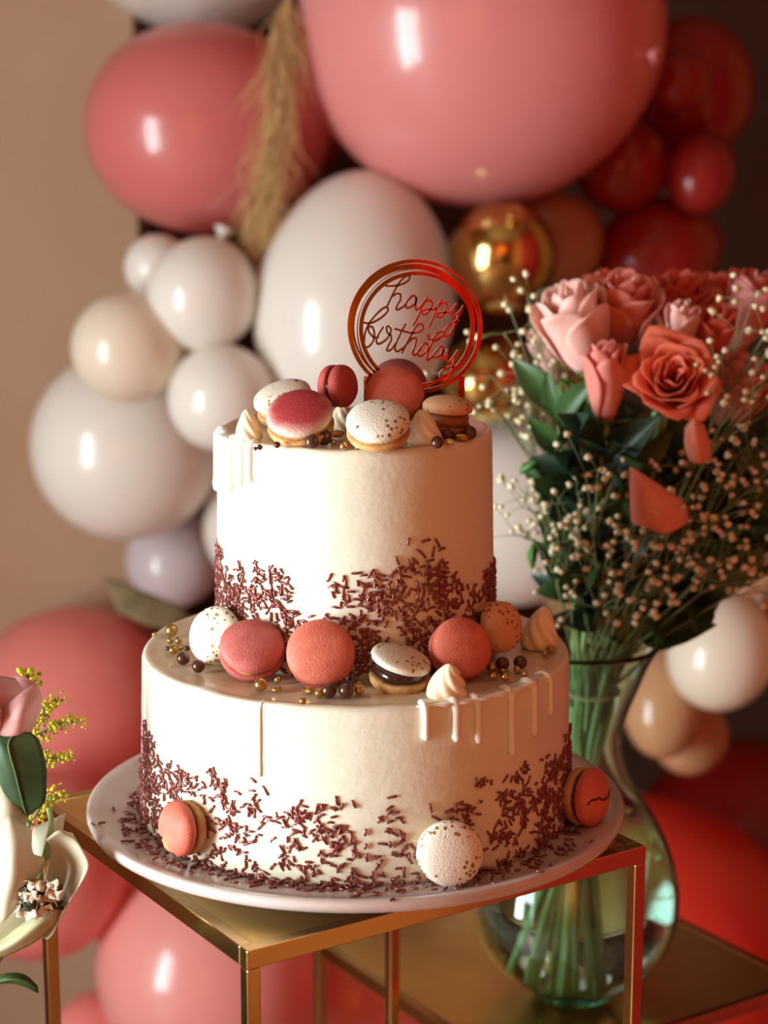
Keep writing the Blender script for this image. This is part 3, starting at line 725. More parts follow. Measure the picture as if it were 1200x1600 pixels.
def rose(label, px, py, rpx, d, axis, col, openness=.5, seed=0, H=None, npet=16, stem=True, group='roses in the glass vase', roll=0, low=None):
    c = P(px, py, d); r = rpx*mpp(c); H = H or r*1.5; ax = Vector(axis).normalized()
    base = c-ax*H*.5
    Rm = axis_rot(ax, roll); t = thing('rose', label, 'rose', base, Rm, group)
    rg = random.Random(seed); m = ROSE[col]
    for i in range(npet):
        q = (i+.6)/npet; a = i*2.39996+rg.uniform(-.2, .2)
        rt = r*(.10+.86*q**.85)*(1 if openness > .4 else .82)
        rb = r*(.05+.32*q)
        z1 = H*(1.0-.10*q+rg.uniform(-.02, .02))-(H*.22*q*q*openness)
        z0 = H*.02*(1-q); aw = 1.25-.30*q
        curl = r*(.04+.42*q*q*openness)
        v, f = petal_mesh(a, aw, rb, rt, z0, z1, curl, .28+.12*q, seed*100+i)
        solid(link('petal', mesh(v, f), m, t), .0005)
    v, f = lathe([(0.0002, -.007), (r*.10, -.0065), (r*.2, -.004), (r*.26, 0), (r*.20, .003)], 16); link('calyx', mesh(v, f), calyx_m, t)
    for k in range(5):
        a = 2*PI*k/5+seed; lm = mesh(*leaf_mesh(r*.75, r*.22, .2, -.25, 8))
        M = Matrix.Rotation(a, 4, 'Z') @ Matrix.Translation((0, r*.2, -.003)) @ Matrix.Rotation(-.9 if k % 2 else .5, 4, 'X')
        link('sepal', lm, calyx_m, t, mtx=M)
    if stem:
        inv = t.matrix_world.inverted()
        if low is None: tie, bot = to_vase(seed)
        else: tie, bot = low
        top = base-ax*.006; pts = cr([top, top.lerp(tie, .45)-ax*.01, tie, tie.lerp(bot, .5), bot], 7)
        link('stem', mesh(*tube([inv @ Vector(p) for p in pts], .0021, 8)), stem_m, t)
    return t
rose('wide open coral rose facing forward at the front of the bouquet', 1052, 592, 68, 1.290, (-.08, -.80, .42), 'coral', 1.0, 1, H=.034, npet=20)
rose('closed pink rosebud hanging left of the open coral rose', 948, 592, 47, 1.295, (-.05, -.22, .96), 'pink', .15, 2, H=.056, npet=13)
rose('sunlit pale pink rose at the left edge of the bouquet', 898, 510, 68, 1.330, (-.30, -.22, .9), 'pale', .45, 3, H=.066, npet=15)
rose('half open pink rose between the pale rose and the centre', 972, 484, 64, 1.345, (.05, -.35, .93), 'pink', .5, 4, H=.056, npet=15)
rose('small light pink rosebud peeping above the open coral rose', 1064, 508, 36, 1.325, (.0, -.35, .93), 'pale', .3, 5, H=.038, npet=12)
rose('round coral rosebud right of the small light bud', 1118, 518, 46, 1.335, (.12, -.4, .9), 'deep', .3, 6, H=.040, npet=13)
rose('coral rose at the top middle of the bouquet', 1060, 470, 52, 1.385, (.05, -.3, .93), 'deep', .6, 7, H=.046, npet=15)
rose('smooth pink rose leaning out at the upper right corner', 1168, 484, 60, 1.380, (.35, -.15, .9), 'mauve', .25, 8, H=.062, npet=13)
rose('mauve pink rose behind baby breath at the right edge', 1152, 610, 52, 1.335, (.25, -.35, .85), 'mauve', .5, 9, H=.058, npet=14)
rose('shaded coral rose at the back top left of the bouquet', 955, 466, 48, 1.400, (.0, -.2, .95), 'coral', .5, 10, H=.046, npet=14)
rose('coral rose at the top right of the bouquet', 1118, 472, 48, 1.420, (.1, -.2, .95), 'deep', .6, 11, H=.046, npet=14)
rose('pale pink rose half hidden at the far left of the bouquet', 862, 545, 44, 1.385, (-.4, -.1, .9), 'pale', .4, 12, H=.045, npet=12)
def pat(name, rows, m, label=None, cat=None, parent=None, th=.0006, n=5):
    v, f = patch(rows, n); c = sum((Vector(x) for x in v), Vector())/len(v)
    if parent: inv = parent.matrix_world.inverted(); v = [inv @ Vector(x) for x in v]; o = link(name, mesh(v, f), m, parent)
    else:
        o = link(name, mesh([Vector(x)-c for x in v], f), m); o.location = c; tag(o, label, cat)
    return solid(o, th)
petal_c = mat_translucent('loose_petal', (250, 160, 138), .5, .3, var=(252, 178, 158), vs=60)
pat('rose_petal', [[(1070, 668, 1.275), (1084, 655, 1.268), (1100, 662, 1.275)], [(1070, 698, 1.272), (1088, 690, 1.262), (1110, 694, 1.272)], [(1078, 722, 1.275), (1096, 724, 1.266), (1112, 716, 1.275)]], petal_c, 'coral petal drooping below the open coral rose', 'petal')
pat('rose_petal', [[(984, 729, 1.262), (990, 732, 1.258), (1000, 738, 1.262)], [(984, 772, 1.262), (1012, 766, 1.250), (1040, 764, 1.262)], [(987, 815, 1.262), (1022, 806, 1.248), (1072, 790, 1.262)], [(1004, 822, 1.266), (1040, 834, 1.256), (1074, 818, 1.266)]], petal_c, 'loose coral petal caught in the baby breath below the roses', 'petal')

# leafy branches
def branch(label, base, tip, n, L, m, seed, spread=.03, group='leafy branches in the glass vase', low=None, W=.45):
    rg = random.Random(seed); tip = Vector(tip)
    tie, bot = low or to_vase(seed+500)
    bot = tie+(bot-tie)*.12; pts = cr([tip, tip.lerp(tie, .35)+Vector((0, 0, .01)), tip.lerp(tie, .7), tie, tie.lerp(bot, .5), bot], 8)
    t = thing('leafy_branch', label, 'foliage', tip, None, group)
    inv = t.matrix_world.inverted()
    link('stem', mesh(*tube([inv @ Vector(p) for p in pts], .0014, 6)), stem_m if seed % 2 else stem_d, t)
    lms = [mesh(*leaf_mesh(L*q, L*q*W, .22, .18, 10)) for q in (1, .8, 1.15)]
    for q in lms: q.materials.append(m); q.polygons.foreach_set('use_smooth', [True]*len(q.polygons))
    for i in range(n):
        k = min(int(i/n*17), 17); p = Vector(pts[k]); tan = (Vector(pts[max(k-1, 0)])-Vector(pts[k+1])).normalized()
        out = Vector((rg.uniform(-1, 1), rg.uniform(-1, .6), rg.uniform(-.5, .7))); d = (tan*.5+out).normalized()
        nrm = Vector((rg.uniform(-.5, .5), -1, rg.uniform(-.2, .8))); x = d.cross(nrm).normalized(); z = x.cross(d)
        M = Matrix((x, d, z)).transposed().to_4x4(); M.translation = p-tip
        o = bpy.data.objects.new('leaf', lms[i % 3]); C.objects.link(o); o.parent = t; o.matrix_local = M
def place(x, y):
    c = ('at the far left', 'left of the middle', 'in the middle', 'right of the middle', 'at the far right')[0 if x < 860 else 1 if x < 960 else 2 if x < 1060 else 3 if x < 1150 else 4]
    r = ('beside the roses', 'just under the roses', 'level with the loose petal', 'below the loose petal', 'just above the vase mouth')[0 if y < 640 else 1 if y < 730 else 2 if y < 830 else 3 if y < 880 else 4]
    return c+', '+r
BR = [(870, 640, 1.33, leaf_m), (905, 660, 1.31, leaf_d), (940, 700, 1.30, leaf_d), (985, 700, 1.31, leaf_m), (1035, 700, 1.34, leaf_m), (1090, 720, 1.36, leaf_d), (1140, 700, 1.36, leaf_m), (1190, 720, 1.37, leaf_m),
      (900, 760, 1.35, leaf_m), (960, 780, 1.34, leaf_d), (1030, 790, 1.37, leaf_d), (1100, 800, 1.38, leaf_m), (1170, 800, 1.38, leaf_d), (1215, 790, 1.34, leaf_m), (1120, 860, 1.34, leaf_m), (1180, 880, 1.36, leaf_m),
      (1060, 660, 1.37, leaf_m), (1130, 640, 1.39, leaf_d), (870, 700, 1.38, leaf_m), (1220, 640, 1.39, leaf_m), (1050, 850, 1.40, leaf_d), (1010, 740, 1.42, leaf_d), (1110, 740, 1.43, leaf_d), (1170, 760, 1.43, leaf_m)]
words_ = ['far left', 'left', 'left front', 'left of centre', 'centre', 'right of centre', 'right', 'far right']
for i, (x, y, d, m) in enumerate(BR):
    branch(('dark green' if m is leaf_m else 'blue green')+' leafy branch '+place(x, y), None, P(x, y, d), 14, .046 if m is leaf_m else .050, m, i+1)
# the single leaf standing out at the left
for rows, lb in (([[(812, 742, 1.33), (812, 736, 1.33), (814, 728, 1.33)], [(835, 732, 1.33), (835, 724, 1.325), (838, 716, 1.33)], [(866, 716, 1.34), (866, 712, 1.34), (866, 708, 1.34)]], 'green leaf pointing left out of the bouquet'),
                 ([[(830, 850, 1.33), (835, 848, 1.33), (842, 852, 1.33)], [(824, 868, 1.33), (831, 870, 1.325), (838, 872, 1.33)], [(829, 886, 1.33), (832, 890, 1.33), (835, 886, 1.33)]], 'small green leaf hanging low at the left of the bouquet')):
    pat('leaf', rows, mat('leaf_bright', (72, 118, 52), .4), lb, 'leaf')

# baby's breath
def blossom(c, r, rg):
    v, f = sphere(r, 7, 5, c, (1, 1, .85)); return [(x+rg.uniform(-.2, .2)*r, y+rg.uniform(-.2, .2)*r, z+rg.uniform(-.2, .2)*r) for x, y, z in v], f
def gyp(label, tgt, seed, n=18, R=.036, br=.0026):
    rg = random.Random(seed+900); tie, bot = to_vase(seed+700); bot = tie+(bot-tie)*.1
    root = Vector(tgt).lerp(tie, .2)
    t = thing('baby_breath_sprig', label, "flower", tgt, None, 'baby breath in the glass vase')
    inv = t.matrix_world.inverted(); st = []
    pts = cr([root, root.lerp(tie, .5), tie, tie.lerp(bot, .5), bot], 5)
    st.append(tube([inv @ Vector(p) for p in pts], .0007, 5)); bl = []
    for k in range(6):
        d = Vector((rg.gauss(0, 1), rg.gauss(0, .7), rg.gauss(.1, 1))).normalized(); node = Vector(tgt)+d*R*.55
        st.append(tube([inv @ Vector(p) for p in cr([root, root.lerp(node, .5)+Vector((0, 0, .003)), node], 4)], .0005, 4))
        for q in range(n//6):
            e = node+Vector((rg.gauss(0, 1), rg.gauss(0, .8), rg.gauss(.2, 1)))*R*.34
            st.append(tube([inv @ node, inv @ (node.lerp(e, .5)+Vector((0, 0, .001))), inv @ e], .0003, 3))
            bl.append(blossom(tuple(inv @ e), br*rg.uniform(.75, 1.15), rg))
    link('sprig_stem', mesh(*join(st)), stem_d, t)
    o = link('blossoms', mesh(*join(bl)), blossom_m, t); o['kind'] = 'stuff'
GY = [(812, 490, 1.37), (800, 560, 1.36), (805, 630, 1.36), (830, 600, 1.35), (845, 760, 1.33), (830, 800, 1.33), (880, 810, 1.30), (920, 780, 1.28), (940, 850, 1.28), (1000, 860, 1.27), (1010, 800, 1.28),
      (1075, 770, 1.28), (1110, 790, 1.28), (1150, 760, 1.30), (1190, 720, 1.30), (1180, 830, 1.29), (1120, 870, 1.30), (1060, 900, 1.29), (980, 920, 1.29), (1190, 900, 1.30), (1150, 620, 1.27), (1175, 560, 1.28), (1190, 500, 1.30), (860, 860, 1.32), (900, 900, 1.31), (850, 680, 1.36), (1140, 890, 1.28), (930, 930, 1.31)]
for i, (x, y, d) in enumerate(GY): gyp('cream baby breath sprig '+place(x, y), P(x, y, d), i)
# extra plain stems standing in the vase
for i in range(4):
    tie, bot = to_vase(i+300); top = tie+Vector((rnd.uniform(-.02, .05), rnd.uniform(-.02, .02), .07))
    o = link('flower_stem', mesh(*tube([Vector(p)-bot for p in cr([top, tie, tie.lerp(bot, .5), bot], 8)], .0023, 8)), stem_m); o.location = bot
    tag(o, 'bare green stem standing in the water of the glass vase', 'stem', 'bare stems in the glass vase')
# twine
pts = []
for k in range(25):
    a = 2*PI*k/24; pts.append((.0195*math.cos(a), .0195*math.sin(a), .001*math.sin(a)))
o = link('twine_tie', mesh(*tube(pts, .0013, 8)), mat('twine', (206, 190, 140), .8)); o.location = TIE
tag(o, 'pale twine tied around the stems in the neck of the vase', 'twine')

# ------------------------------------------------------------------ foreground flowers at the left edge
DL = 1.035
holder = P(-150, 1640, DL)
LZ = .62
lowL = (Vector((P(-120, 1560, DL).x, P(-120, 1560, DL).y, P(-120, 1560, DL).z)), None)
vbx, vby = P(-150, 1600, DL).x-.03, DL-1.105
stand((vbx-.02, vby-.085, 0), A1, .12, .62, 'narrow gold stand at the left under the small flower vase')
cx_, cy_ = vbx+(-.02)+.06*(math.cos(A1)-math.sin(A1)), vby-.085+.06*(math.cos(A1)+math.sin(A1))
sv = thing('glass_vase', 'small glass vase beyond the left edge holding the lily', 'vase', (cx_, cy_, .62))
link('glass_body', mesh(*lathe([(0.0005, 0), (.030, 0), (.034, .004), (.034, .16), (.032, .162), (.031, .16), (.031, .008), (0.0005, .008)], 40)), glass, sv)
def lowpt(seed):
    rg = random.Random(seed); return Vector((cx_+rg.uniform(-.012, .012), cy_+rg.uniform(-.012, .012), .775)), Vector((cx_+rg.uniform(-.018, .018), cy_+rg.uniform(-.018, .018), .632))
# pink rose
lr = thing('rose', 'pale pink rose cut by the left edge above the dark leaf', 'rose', P(10, 1140, DL))
pk = mat_translucent('pale_rose_petal', (222, 158, 156), .5, .3, var=(232, 178, 172), vs=30)
pat('petal', [[(-50, 1062, DL+.01), (-10, 1056, DL), (24, 1060, DL+.01)], [(-55, 1090, DL), (-10, 1090, DL-.012), (38, 1088, DL)], [(-40, 1140, DL), (-10, 1146, DL-.012), (20, 1142, DL)]], pk, parent=lr)
pat('petal', [[(2, 1112, DL-.012), (30, 1085, DL-.012), (56, 1068, DL-.004)], [(0, 1130, DL-.016), (34, 1110, DL-.022), (66, 1092, DL-.008)], [(-6, 1146, DL-.01), (28, 1144, DL-.018), (58, 1124, DL-.004)], [(-8, 1152, DL-.004), (22, 1150, DL-.008), (48, 1146, DL)]], pk, parent=lr)
pat('petal', [[(-60, 1080, DL-.01), (-20, 1092, DL-.016), (6, 1112, DL-.016)], [(-60, 1110, DL-.014), (-26, 1122, DL-.028), (2, 1132, DL-.018)], [(-50, 1150, DL-.006), (-20, 1155, DL-.012), (0, 1150, DL-.008)]], pk, parent=lr)
pat('petal', [[(10, 1060, DL+.016), (34, 1056, DL+.012), (58, 1068, DL+.01)], [(6, 1090, DL+.014), (36, 1090, DL+.01), (64, 1092, DL+.006)], [(0, 1130, DL+.01), (30, 1136, DL+.006), (50, 1130, DL+.004)]], pk, parent=lr)
inv = lr.matrix_world.inverted(); a_, b_ = lowpt(3)
link('stem', mesh(*tube([inv @ Vector(p) for p in cr([P(0, 1150, DL), P(-40, 1350, DL), a_, b_], 8)], .0022, 8)), stem_m, lr)
# dark leaf with serrated edge
def big_leaf(label, rows, m, stem_pts):
    t = thing('rose_leaf', label, 'leaf', P(*rows[0][1]))
    v, f = patch(rows, 6); inv = t.matrix_world.inverted(); v = [inv @ Vector(x) for x in v]
    solid(link('leaf_blade', mesh(v, f), m, t), .0006)
    mid = [r[1] for r in rows]; pts = [inv @ (P(*q)+Vector((0, -.0008, 0))) for q in mid]
    link('midrib', mesh(*tube(cr(pts, 5), .0006, 6)), mat('midrib_green', (84, 110, 56), .5), t)
    link('stem', mesh(*tube([inv @ Vector(p) for p in cr(stem_pts, 7)], .0013, 6)), stem_m, t)
a_, b_ = lowpt(5)
big_leaf('large dark green leaf between the pale rose and the lily', [[(36, 1272, DL-.006), (42, 1274, DL-.006), (50, 1271, DL-.006)], [(6, 1238, DL-.01), (34, 1246, DL-.012), (70, 1252, DL-.01)], [(-4, 1200, DL-.012), (24, 1206, DL-.014), (73, 1216, DL-.01)], [(-6, 1166, DL-.012), (16, 1178, DL-.014), (72, 1192, DL-.01)], [(-2, 1146, DL-.01), (14, 1160, DL-.012), (62, 1158, DL-.01)], [(8, 1146, DL-.01), (24, 1144, DL-.01), (48, 1144, DL-.01)]], leaf_fd, [P(42, 1274, DL-.006), P(20, 1330, DL+.01), a_, b_])
a_, b_ = lowpt(6)
big_leaf('narrow green leaf poking out at the bottom left', [[(-20, 1530, DL), (-20, 1538, DL), (-20, 1544, DL)], [(10, 1521, DL-.004), (12, 1530, DL-.008), (8, 1536, DL-.004)], [(38, 1523, DL-.004), (38, 1531, DL-.008), (34, 1540, DL-.004)], [(58, 1540, DL), (59, 1545, DL), (60, 1552, DL)]], leaf_m, [P(-20, 1538, DL), P(-60, 1545, DL), a_, b_])
# lily
ly = thing('lily', 'cream white lily like flower with wavy petals at the left edge', 'flower', P(30, 1400, DL))
lm_ = mat_translucent('lily_petal', (214, 204, 178), .5, .3, var=(222, 214, 190), vs=25)
lm2 = mat_translucent('lily_petal_greenish', (208, 204, 158), .5, .3, var=(218, 210, 180), vs=40)
def lp(rows, m=lm_): pat('petal', rows, m, parent=ly, th=.0007)
D0 = DL-.02
lp([[(-20, 1232, D0+.02), (8, 1226, D0+.018), (28, 1234, D0+.02)], [(-20, 1260, D0+.016), (12, 1258, D0+.01), (42, 1262, D0+.016)], [(-20, 1300, D0+.012), (10, 1304, D0+.008), (40, 1300, D0+.012)]])
lp([[(-10, 1296, D0+.004), (14, 1274, D0), (26, 1284, D0+.004)], [(-14, 1330, D0), (18, 1318, D0-.010), (48, 1298, D0)], [(-14, 1372, D0), (16, 1360, D0-.016), (50, 1332, D0-.006)], [(-14, 1410, D0), (14, 1396, D0-.016), (70, 1344, D0-.004)], [(-14, 1452, D0+.004), (10, 1436, D0-.008), (48, 1386, D0)]])
lp([[(52, 1292, D0+.018), (78, 1282, D0+.016), (102, 1270, D0+.02)], [(50, 1318, D0+.016), (76, 1306, D0+.010), (98, 1298, D0+.016)], [(58, 1350, D0+.012), (74, 1344, D0+.008), (88, 1330, D0+.012)]])
lp([[(72, 1312, D0-.002), (92, 1298, D0-.006), (113, 1302, D0)], [(80, 1328, D0+.004), (100, 1324, D0+.004), (128, 1328, D0-.006)], [(74, 1356, D0+.008), (104, 1356, D0+.012), (138, 1354, D0-.008)], [(66, 1390, D0+.008), (96, 1396, D0+.010), (122, 1388, D0-.008)], [(58, 1440, D0+.002), (76, 1446, D0), (98, 1428, D0-.006)], [(64, 1462, D0-.002), (74, 1468, D0-.004), (84, 1460, D0-.004)]])
lp([[(-20, 1480, D0), (-18, 1492, D0-.008), (-14, 1502, D0)], [(10, 1462, D0), (18, 1474, D0-.012), (22, 1488, D0-.004)], [(44, 1434, D0), (50, 1450, D0-.012), (60, 1468, D0-.006)], [(92, 1400, D0+.004), (90, 1418, D0-.006), (88, 1440, D0-.006)]], lm2)
lp([[(-20, 1420, D0+.010), (10, 1404, D0+.012), (40, 1380, D0+.014)], [(-20, 1450, D0+.008), (16, 1436, D0+.010), (60, 1410, D0+.012)], [(-20, 1485, D0+.006), (16, 1470, D0+.008), (66, 1440, D0+.010)]], lm2)
crk = mat('crinkled_cream', (234, 222, 200), .6); dk = mat('lily_dark', (58, 62, 40), .6)
rg = random.Random(11)
inv = ly.matrix_world.inverted(); dark = []
for i in range(26):
    x = rg.uniform(28, 92); y = 1404+(60-x)*.35+rg.uniform(-24, 24); c = P(x, y, D0-.010+rg.uniform(-.004, .004)); s = rg.uniform(.003, .0058)
    v, f = [], []
    for a in range(5):
        for b in range(4):
            v.append(inv @ (c+Vector(((a/4-.5)*s*2, rg.uniform(-.2, .2)*s, (b/3-.5)*s*1.3))+Vector((rg.uniform(-.35, .35), rg.uniform(-.5, .5), rg.uniform(-.35, .35)))*s))
    for a in range(4):
        for b in range(3): f.append((a*4+b, a*4+b+1, (a+1)*4+b+1, (a+1)*4+b))
    solid(link('stamen_frill', mesh(v, f), dk if i % 4 == 0 else crk, ly), .0004)
a_, b_ = lowpt(8)
link('stem', mesh(*tube([inv @ Vector(p) for p in cr([P(10, 1470, D0), P(-30, 1520, D0), a_, b_], 8)], .0026, 8)), stem_m, ly)
link('stem', mesh(*tube([inv @ Vector(p) for p in cr([P(76, 1262, D0+.01), P(80, 1290, D0+.008), P(72, 1330, D0+.006), P(50, 1400, D0+.02)], 6)], .0016, 8)), stem_m, ly)
# goldenrod
def goldenrod(label, pts, seed, r=.0014):
    rg = random.Random(seed); q = [P(x, y, DL+.03) for x, y in pts]; t = thing('goldenrod_sprig', label, 'flower', q[-1])
    inv = t.matrix_world.inverted(); a, b = lowpt(seed+20)
    link('stem', mesh(*tube([inv @ Vector(p) for p in cr(q+[P(-40, 1350, DL+.03), a, b], 6)], .0008, 6)), stem_d, t); bl = []
    path = cr(q, 8)
    for k in range(115):
        c = Vector(path[min(len(path)-1, int(rg.random()*len(path)))])+Vector((rg.gauss(0, 1), rg.gauss(0, 1), rg.gauss(0, 1)))*.0022
        bl.append(blossom(tuple(inv @ c), r*rg.uniform(.4, 1.0), rg))
    o = link('blossoms', mesh(*join(bl)), yellow_m, t); o['kind'] = 'stuff'
goldenrod('yellow goldenrod tuft above the pale rose', [(58, 1072), (44, 1058), (30, 1064), (14, 1090)], 1, .0022)
goldenrod('yellow goldenrod sprig just right of the pale rose', [(98, 1094), (76, 1102), (64, 1120), (40, 1160)], 2)
goldenrod('longest yellow goldenrod sprig pointing right', [(130, 1126), (100, 1130), (70, 1142), (30, 1180)], 3)
goldenrod('yellow goldenrod sprig beside the dark leaf', [(110, 1182), (86, 1184), (66, 1188), (30, 1210)], 4)
goldenrod('low yellow goldenrod sprig above the lily', [(94, 1238), (80, 1246), (66, 1256), (40, 1290)], 5)

# ------------------------------------------------------------------ balloons
BM = {}
def bmat(nm, col, rough=.3, metal=0, amt=.3):
    m = mat('latex_'+nm, col, rough, metal, coat=.6 if not metal else 0)
    nt = m.node_tree; b = nt.nodes['Principled BSDF']; b.inputs['Coat Roughness'].default_value = .1
    if not metal:
        t = nt.nodes.new('ShaderNodeBsdfTranslucent'); t.inputs[0].default_value = lin(col); mx = nt.nodes.new('ShaderNodeMixShader'); mx.inputs[0].default_value = amt
        nt.links.new(b.outputs[0], mx.inputs[1]); nt.links.new(t.outputs[0], mx.inputs[2]); nt.links.new(mx.outputs[0], nt.nodes['Material Output'].inputs[0])
    BM[nm] = m
bmat('white', (248, 242, 234)); bmat('cream', (246, 232, 212)); bmat('pink', (238, 152, 148)); bmat('rose', (228, 128, 124))
bmat('red', (176, 44, 40)); bmat('tan', (206, 158, 116)); bmat('gold', (206, 174, 104), .14, 1); bmat('coral', (248, 150, 142)); bmat('brightred', (232, 66, 48)); bmat('lilac', (222, 210, 214)); bmat('deepred', (150, 26, 20)); bmat('lightpink', (248, 166, 158))
def balloon(label, px, py, rx, ry, d, m, axis=(0, .7, -.7), group=None):
    c = P(px, py, d); k = mpp(c); r = min(rx, ry)*k; L = max(rx, ry)*k; ax = Vector(axis).normalized()
    prof = []
    n = 26
    for i in range(n+1):
        t = PI*i/n; z = math.cos(t); rr = math.sin(t)
        # slightly pear shaped towards the knot (+z end)
        rr *= 1-.07*max(0, z)**2
        prof.append((max(rr*r, .0004), z*(L*(1.06 if z > 0 else 1))))
    prof[-1] = (.0004, prof[-1][1]); prof.reverse()
    t = thing('balloon', label, 'balloon', c, axis_rot(ax), group)
    link('latex_skin', mesh(*lathe(prof, 56)), BM[m], t)
    zk = L*1.06
    link('knot', mesh(*lathe([(.0004, zk-.004), (.006, zk-.002), (.0035, zk+.003), (.006, zk+.006), (.011, zk+.012), (.0095, zk+.0125), (.0004, zk+.009)], 16)), BM[m], t)
DB = 2.15
BL = [
 ('huge pink balloon at the top right of centre', 747, 38, 283, 283, 2.16, 'pink', (.8, -.55, -.16)),
 ('big rose pink balloon at the upper left', 318, 200, 164, 186, 2.26, 'rose', (1, .1, -.05)),
 ('white balloon cut by the top edge', 310, -182, 229, 229, 2.46, 'white', (0, .8, .5)),
 ('large pearl white balloon behind the cake topper', 553, 475, 158, 200, 2.10, 'white', (.15, .3, .95)),
 ('small white balloon above its two small white neighbours at the left', 316, 462, 88, 88, 2.07, 'white', (.3, .2, .9)),
 ('small cream balloon leftmost of the small ones', 198, 544, 87, 87, 2.06, 'cream', (.8, .6, -.1)),
 ('small white balloon close above the left of the upper tier', 346, 622, 84, 84, 2.04, 'white', (.2, .8, .4)),
 ('small white balloon mostly hidden below the rose pink balloon', 246, 418, 52, 52, 2.14, 'white', (.2, .8, .2)),
 ('large white balloon at the left middle', 198, 695, 150, 150, 2.22, 'white', (.6, .7, .3)),
 ('white balloon directly left behind the upper tier', 425, 822, 108, 108, 2.24, 'white', (.2, .9, .1)),
 ('lilac white balloon above the ledge at the left', 272, 872, 84, 76, 2.34, 'lilac', (.1, .9, .4)),
 ('chrome gold balloon behind the top of the hoop topper', 783, 404, 86, 92, 2.10, 'gold', (.1, -.55, .5)),
 ('chrome gold balloon between the topper and the roses', 760, 588, 76, 76, 2.16, 'gold', (.3, .8, .3)),
 ('flat tan balloon below the huge pink balloon', 868, 376, 76, 80, 2.26, 'tan', (.3, .9, .2)),
 ('big white balloon between the upper tier and the bouquet', 800, 800, 148, 148, 2.22, 'white', (.1, .9, .2)),
 ('large dark red balloon at the top right', 1080, 140, 98, 120, 2.40, 'red', (.1, .6, .7)),
 ('small dark red balloon in front of the large one at top right', 1062, 128, 48, 50, 2.24, 'red', (.5, .8, .1)),
 ('dark red balloon right below the huge pink one', 972, 258, 74, 76, 2.28, 'red', (.1, .9, .3)),
 ('small dark red balloon at the right edge of the red cluster', 1094, 272, 54, 66, 2.26, 'red', (.2, .5, .8)),
 ('dark red balloon just above the roses', 1030, 392, 102, 84, 2.30, 'red', (.9, .6, .1)),
 ('brown tan balloon behind the roses at the left', 860, 640, 100, 100, 2.36, 'tan', (.1, .9, .1)),
 ('coral balloon at the left behind the goldenrod', 112, 1112, 164, 164, 2.32, 'coral', (.4, .8, .4)),
 ('coral balloon at the left behind the lily', 60, 1350, 148, 148, 2.06, 'coral', (.5, .8, .2)),
 ('light pink balloon under the front corner of the gold stand', 330, 1510, 180, 180, 2.06, 'lightpink', (.1, .8, .5)),
 ('coral balloon cut by the bottom left edge', 150, 1625, 72, 80, 2.10, 'coral', (.3, .8, .4)),
 ('red pink balloon behind the thin back legs at the bottom', 560, 1545, 150, 150, 2.24, 'coral', (.3, .8, .4)),
 ('tan white balloon with a bright spot at the right edge', 1126, 1020, 84, 92, 1.98, 'cream', (.3, .4, .8)),
 ('tan balloon touching the neck of the glass vase', 1036, 1098, 64, 88, 2.02, 'tan', (.1, .5, .9)),
 ('orange tan balloon lowest in the right cluster', 1078, 1150, 60, 66, 2.08, 'tan', (.3, .8, .2)),
 ('bright red balloon behind the vase at the lower right', 1000, 1505, 262, 262, 2.16, 'brightred', (.3, .9, .2)),
 ('dark red balloon at the right edge below the tan cluster', 1170, 1345, 190, 190, 2.66, 'deepred', (.2, .9, .3)),
 ('pale tan balloon cut by the right edge at mid height', 1212, 935, 90, 80, 2.10, 'tan', (.2, .9, .3)),
 ('dark red balloon at the upper middle between the pink ones', 470, 205, 70, 95, 2.36, 'deepred', (.2, .8, .4)),
 ('tan balloon behind the foliage of the bouquet', 960, 880, 130, 130, 2.40, 'tan', (.2, .9, .3)),
]
for b in BL: balloon(*b[:8], 'balloons of the garland')

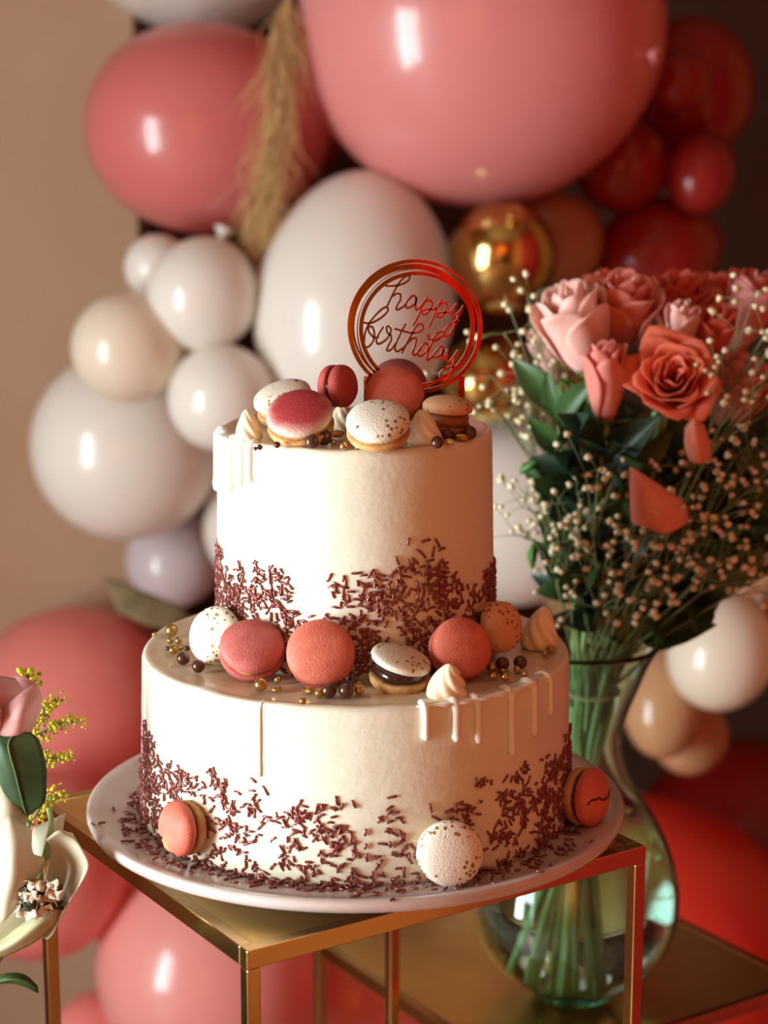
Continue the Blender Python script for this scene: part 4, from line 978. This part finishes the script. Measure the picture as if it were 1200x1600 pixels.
# pampas plume hanging between the balloons
pp = thing('pampas_plume', 'tan dried pampas plume between the two big pink balloons', 'dried flower', P(440, 30, 2.08))
inv = pp.matrix_world.inverted(); mainp = cr([P(*q) for q in ((452, -30, 2.10), (446, 60, 2.09), (436, 180, 2.07), (424, 290, 2.08), (404, 380, 2.08), (398, 440, 2.10))], 8)
pam = mat('pampas_tan', (204, 164, 112), .9)
link('plume_stem', mesh(*tube([inv @ Vector(p) for p in mainp], .002, 6)), pam, pp)
fb = []; rg = random.Random(3)
for i in range(700):
    k = rg.randrange(2, len(mainp)-3); p = Vector(mainp[k]); q = Vector(mainp[min(k+8, len(mainp)-1)]); wd = .018*math.sin(PI*min(1, .25+k/len(mainp)*.75))
    e = q+Vector((rg.gauss(0, 1)*wd, rg.gauss(0, 1)*wd*.7, rg.gauss(0, .01)))
    m_ = p.lerp(e, .5)+Vector((rg.gauss(0, 1)*wd*.5, 0, 0)); fb.append(tube([inv @ p, inv @ m_, inv @ e], [.0008, .0006, .0002], 3))
o = link('plume_fibres', mesh(*join(fb)), pam, pp); o['kind'] = 'stuff'
# dried palm leaf
dp = thing('dried_palm_leaf', 'dried green brown palm leaf left behind the ledge of the cake', 'dried leaf', P(210, 935, 1.95))
inv = dp.matrix_world.inverted(); e1 = P(290, 965, 1.95)
pm = mat('dried_palm', (132, 112, 80), .8, var=(110, 96, 62), vs=60)
for k in range(6):
    y = 900+k*9; x0 = 160+k*4
    pat('palm_blade', [[(x0, y, 1.95), (x0+3, y+5, 1.945), (x0+2, y+10, 1.95)], [(x0+50, y+18, 1.95), (x0+52, y+25, 1.94), (x0+50, y+32, 1.95)], [(290, 950+k*6, 1.95), (290, 954+k*6, 1.945), (290, 958+k*6, 1.95)]], pm, parent=dp, n=3)
link('stem', mesh(*tube([inv @ Vector(p) for p in cr([e1+Vector((-.02, 0, .01)), e1, e1+Vector((.05, .02, -.06)), (e1.x+.07, e1.y+.03, .4), (e1.x+.07, e1.y+.03, 0.002)], 6)], .004, 8)), pm, dp)
same = {}                                      # sprigs and branches that share a place are told apart by height
for o in C.objects:
    if o.name.split('.')[0] in ('leafy_branch', 'baby_breath_sprig'): same.setdefault(o['label'], []).append(o)
for l, os_ in same.items():
    if len(os_) > 1:
        os_.sort(key=lambda o: -(o.matrix_world.translation.z))
        wd = ['upper', 'lower'] if len(os_) == 2 else ['highest', 'second highest', 'third highest', 'fourth highest'][:len(os_)-1]+['lowest']
        for o, w_ in zip(os_, wd): o['label'] = w_+' '+l
print('objects', len(bpy.data.objects))
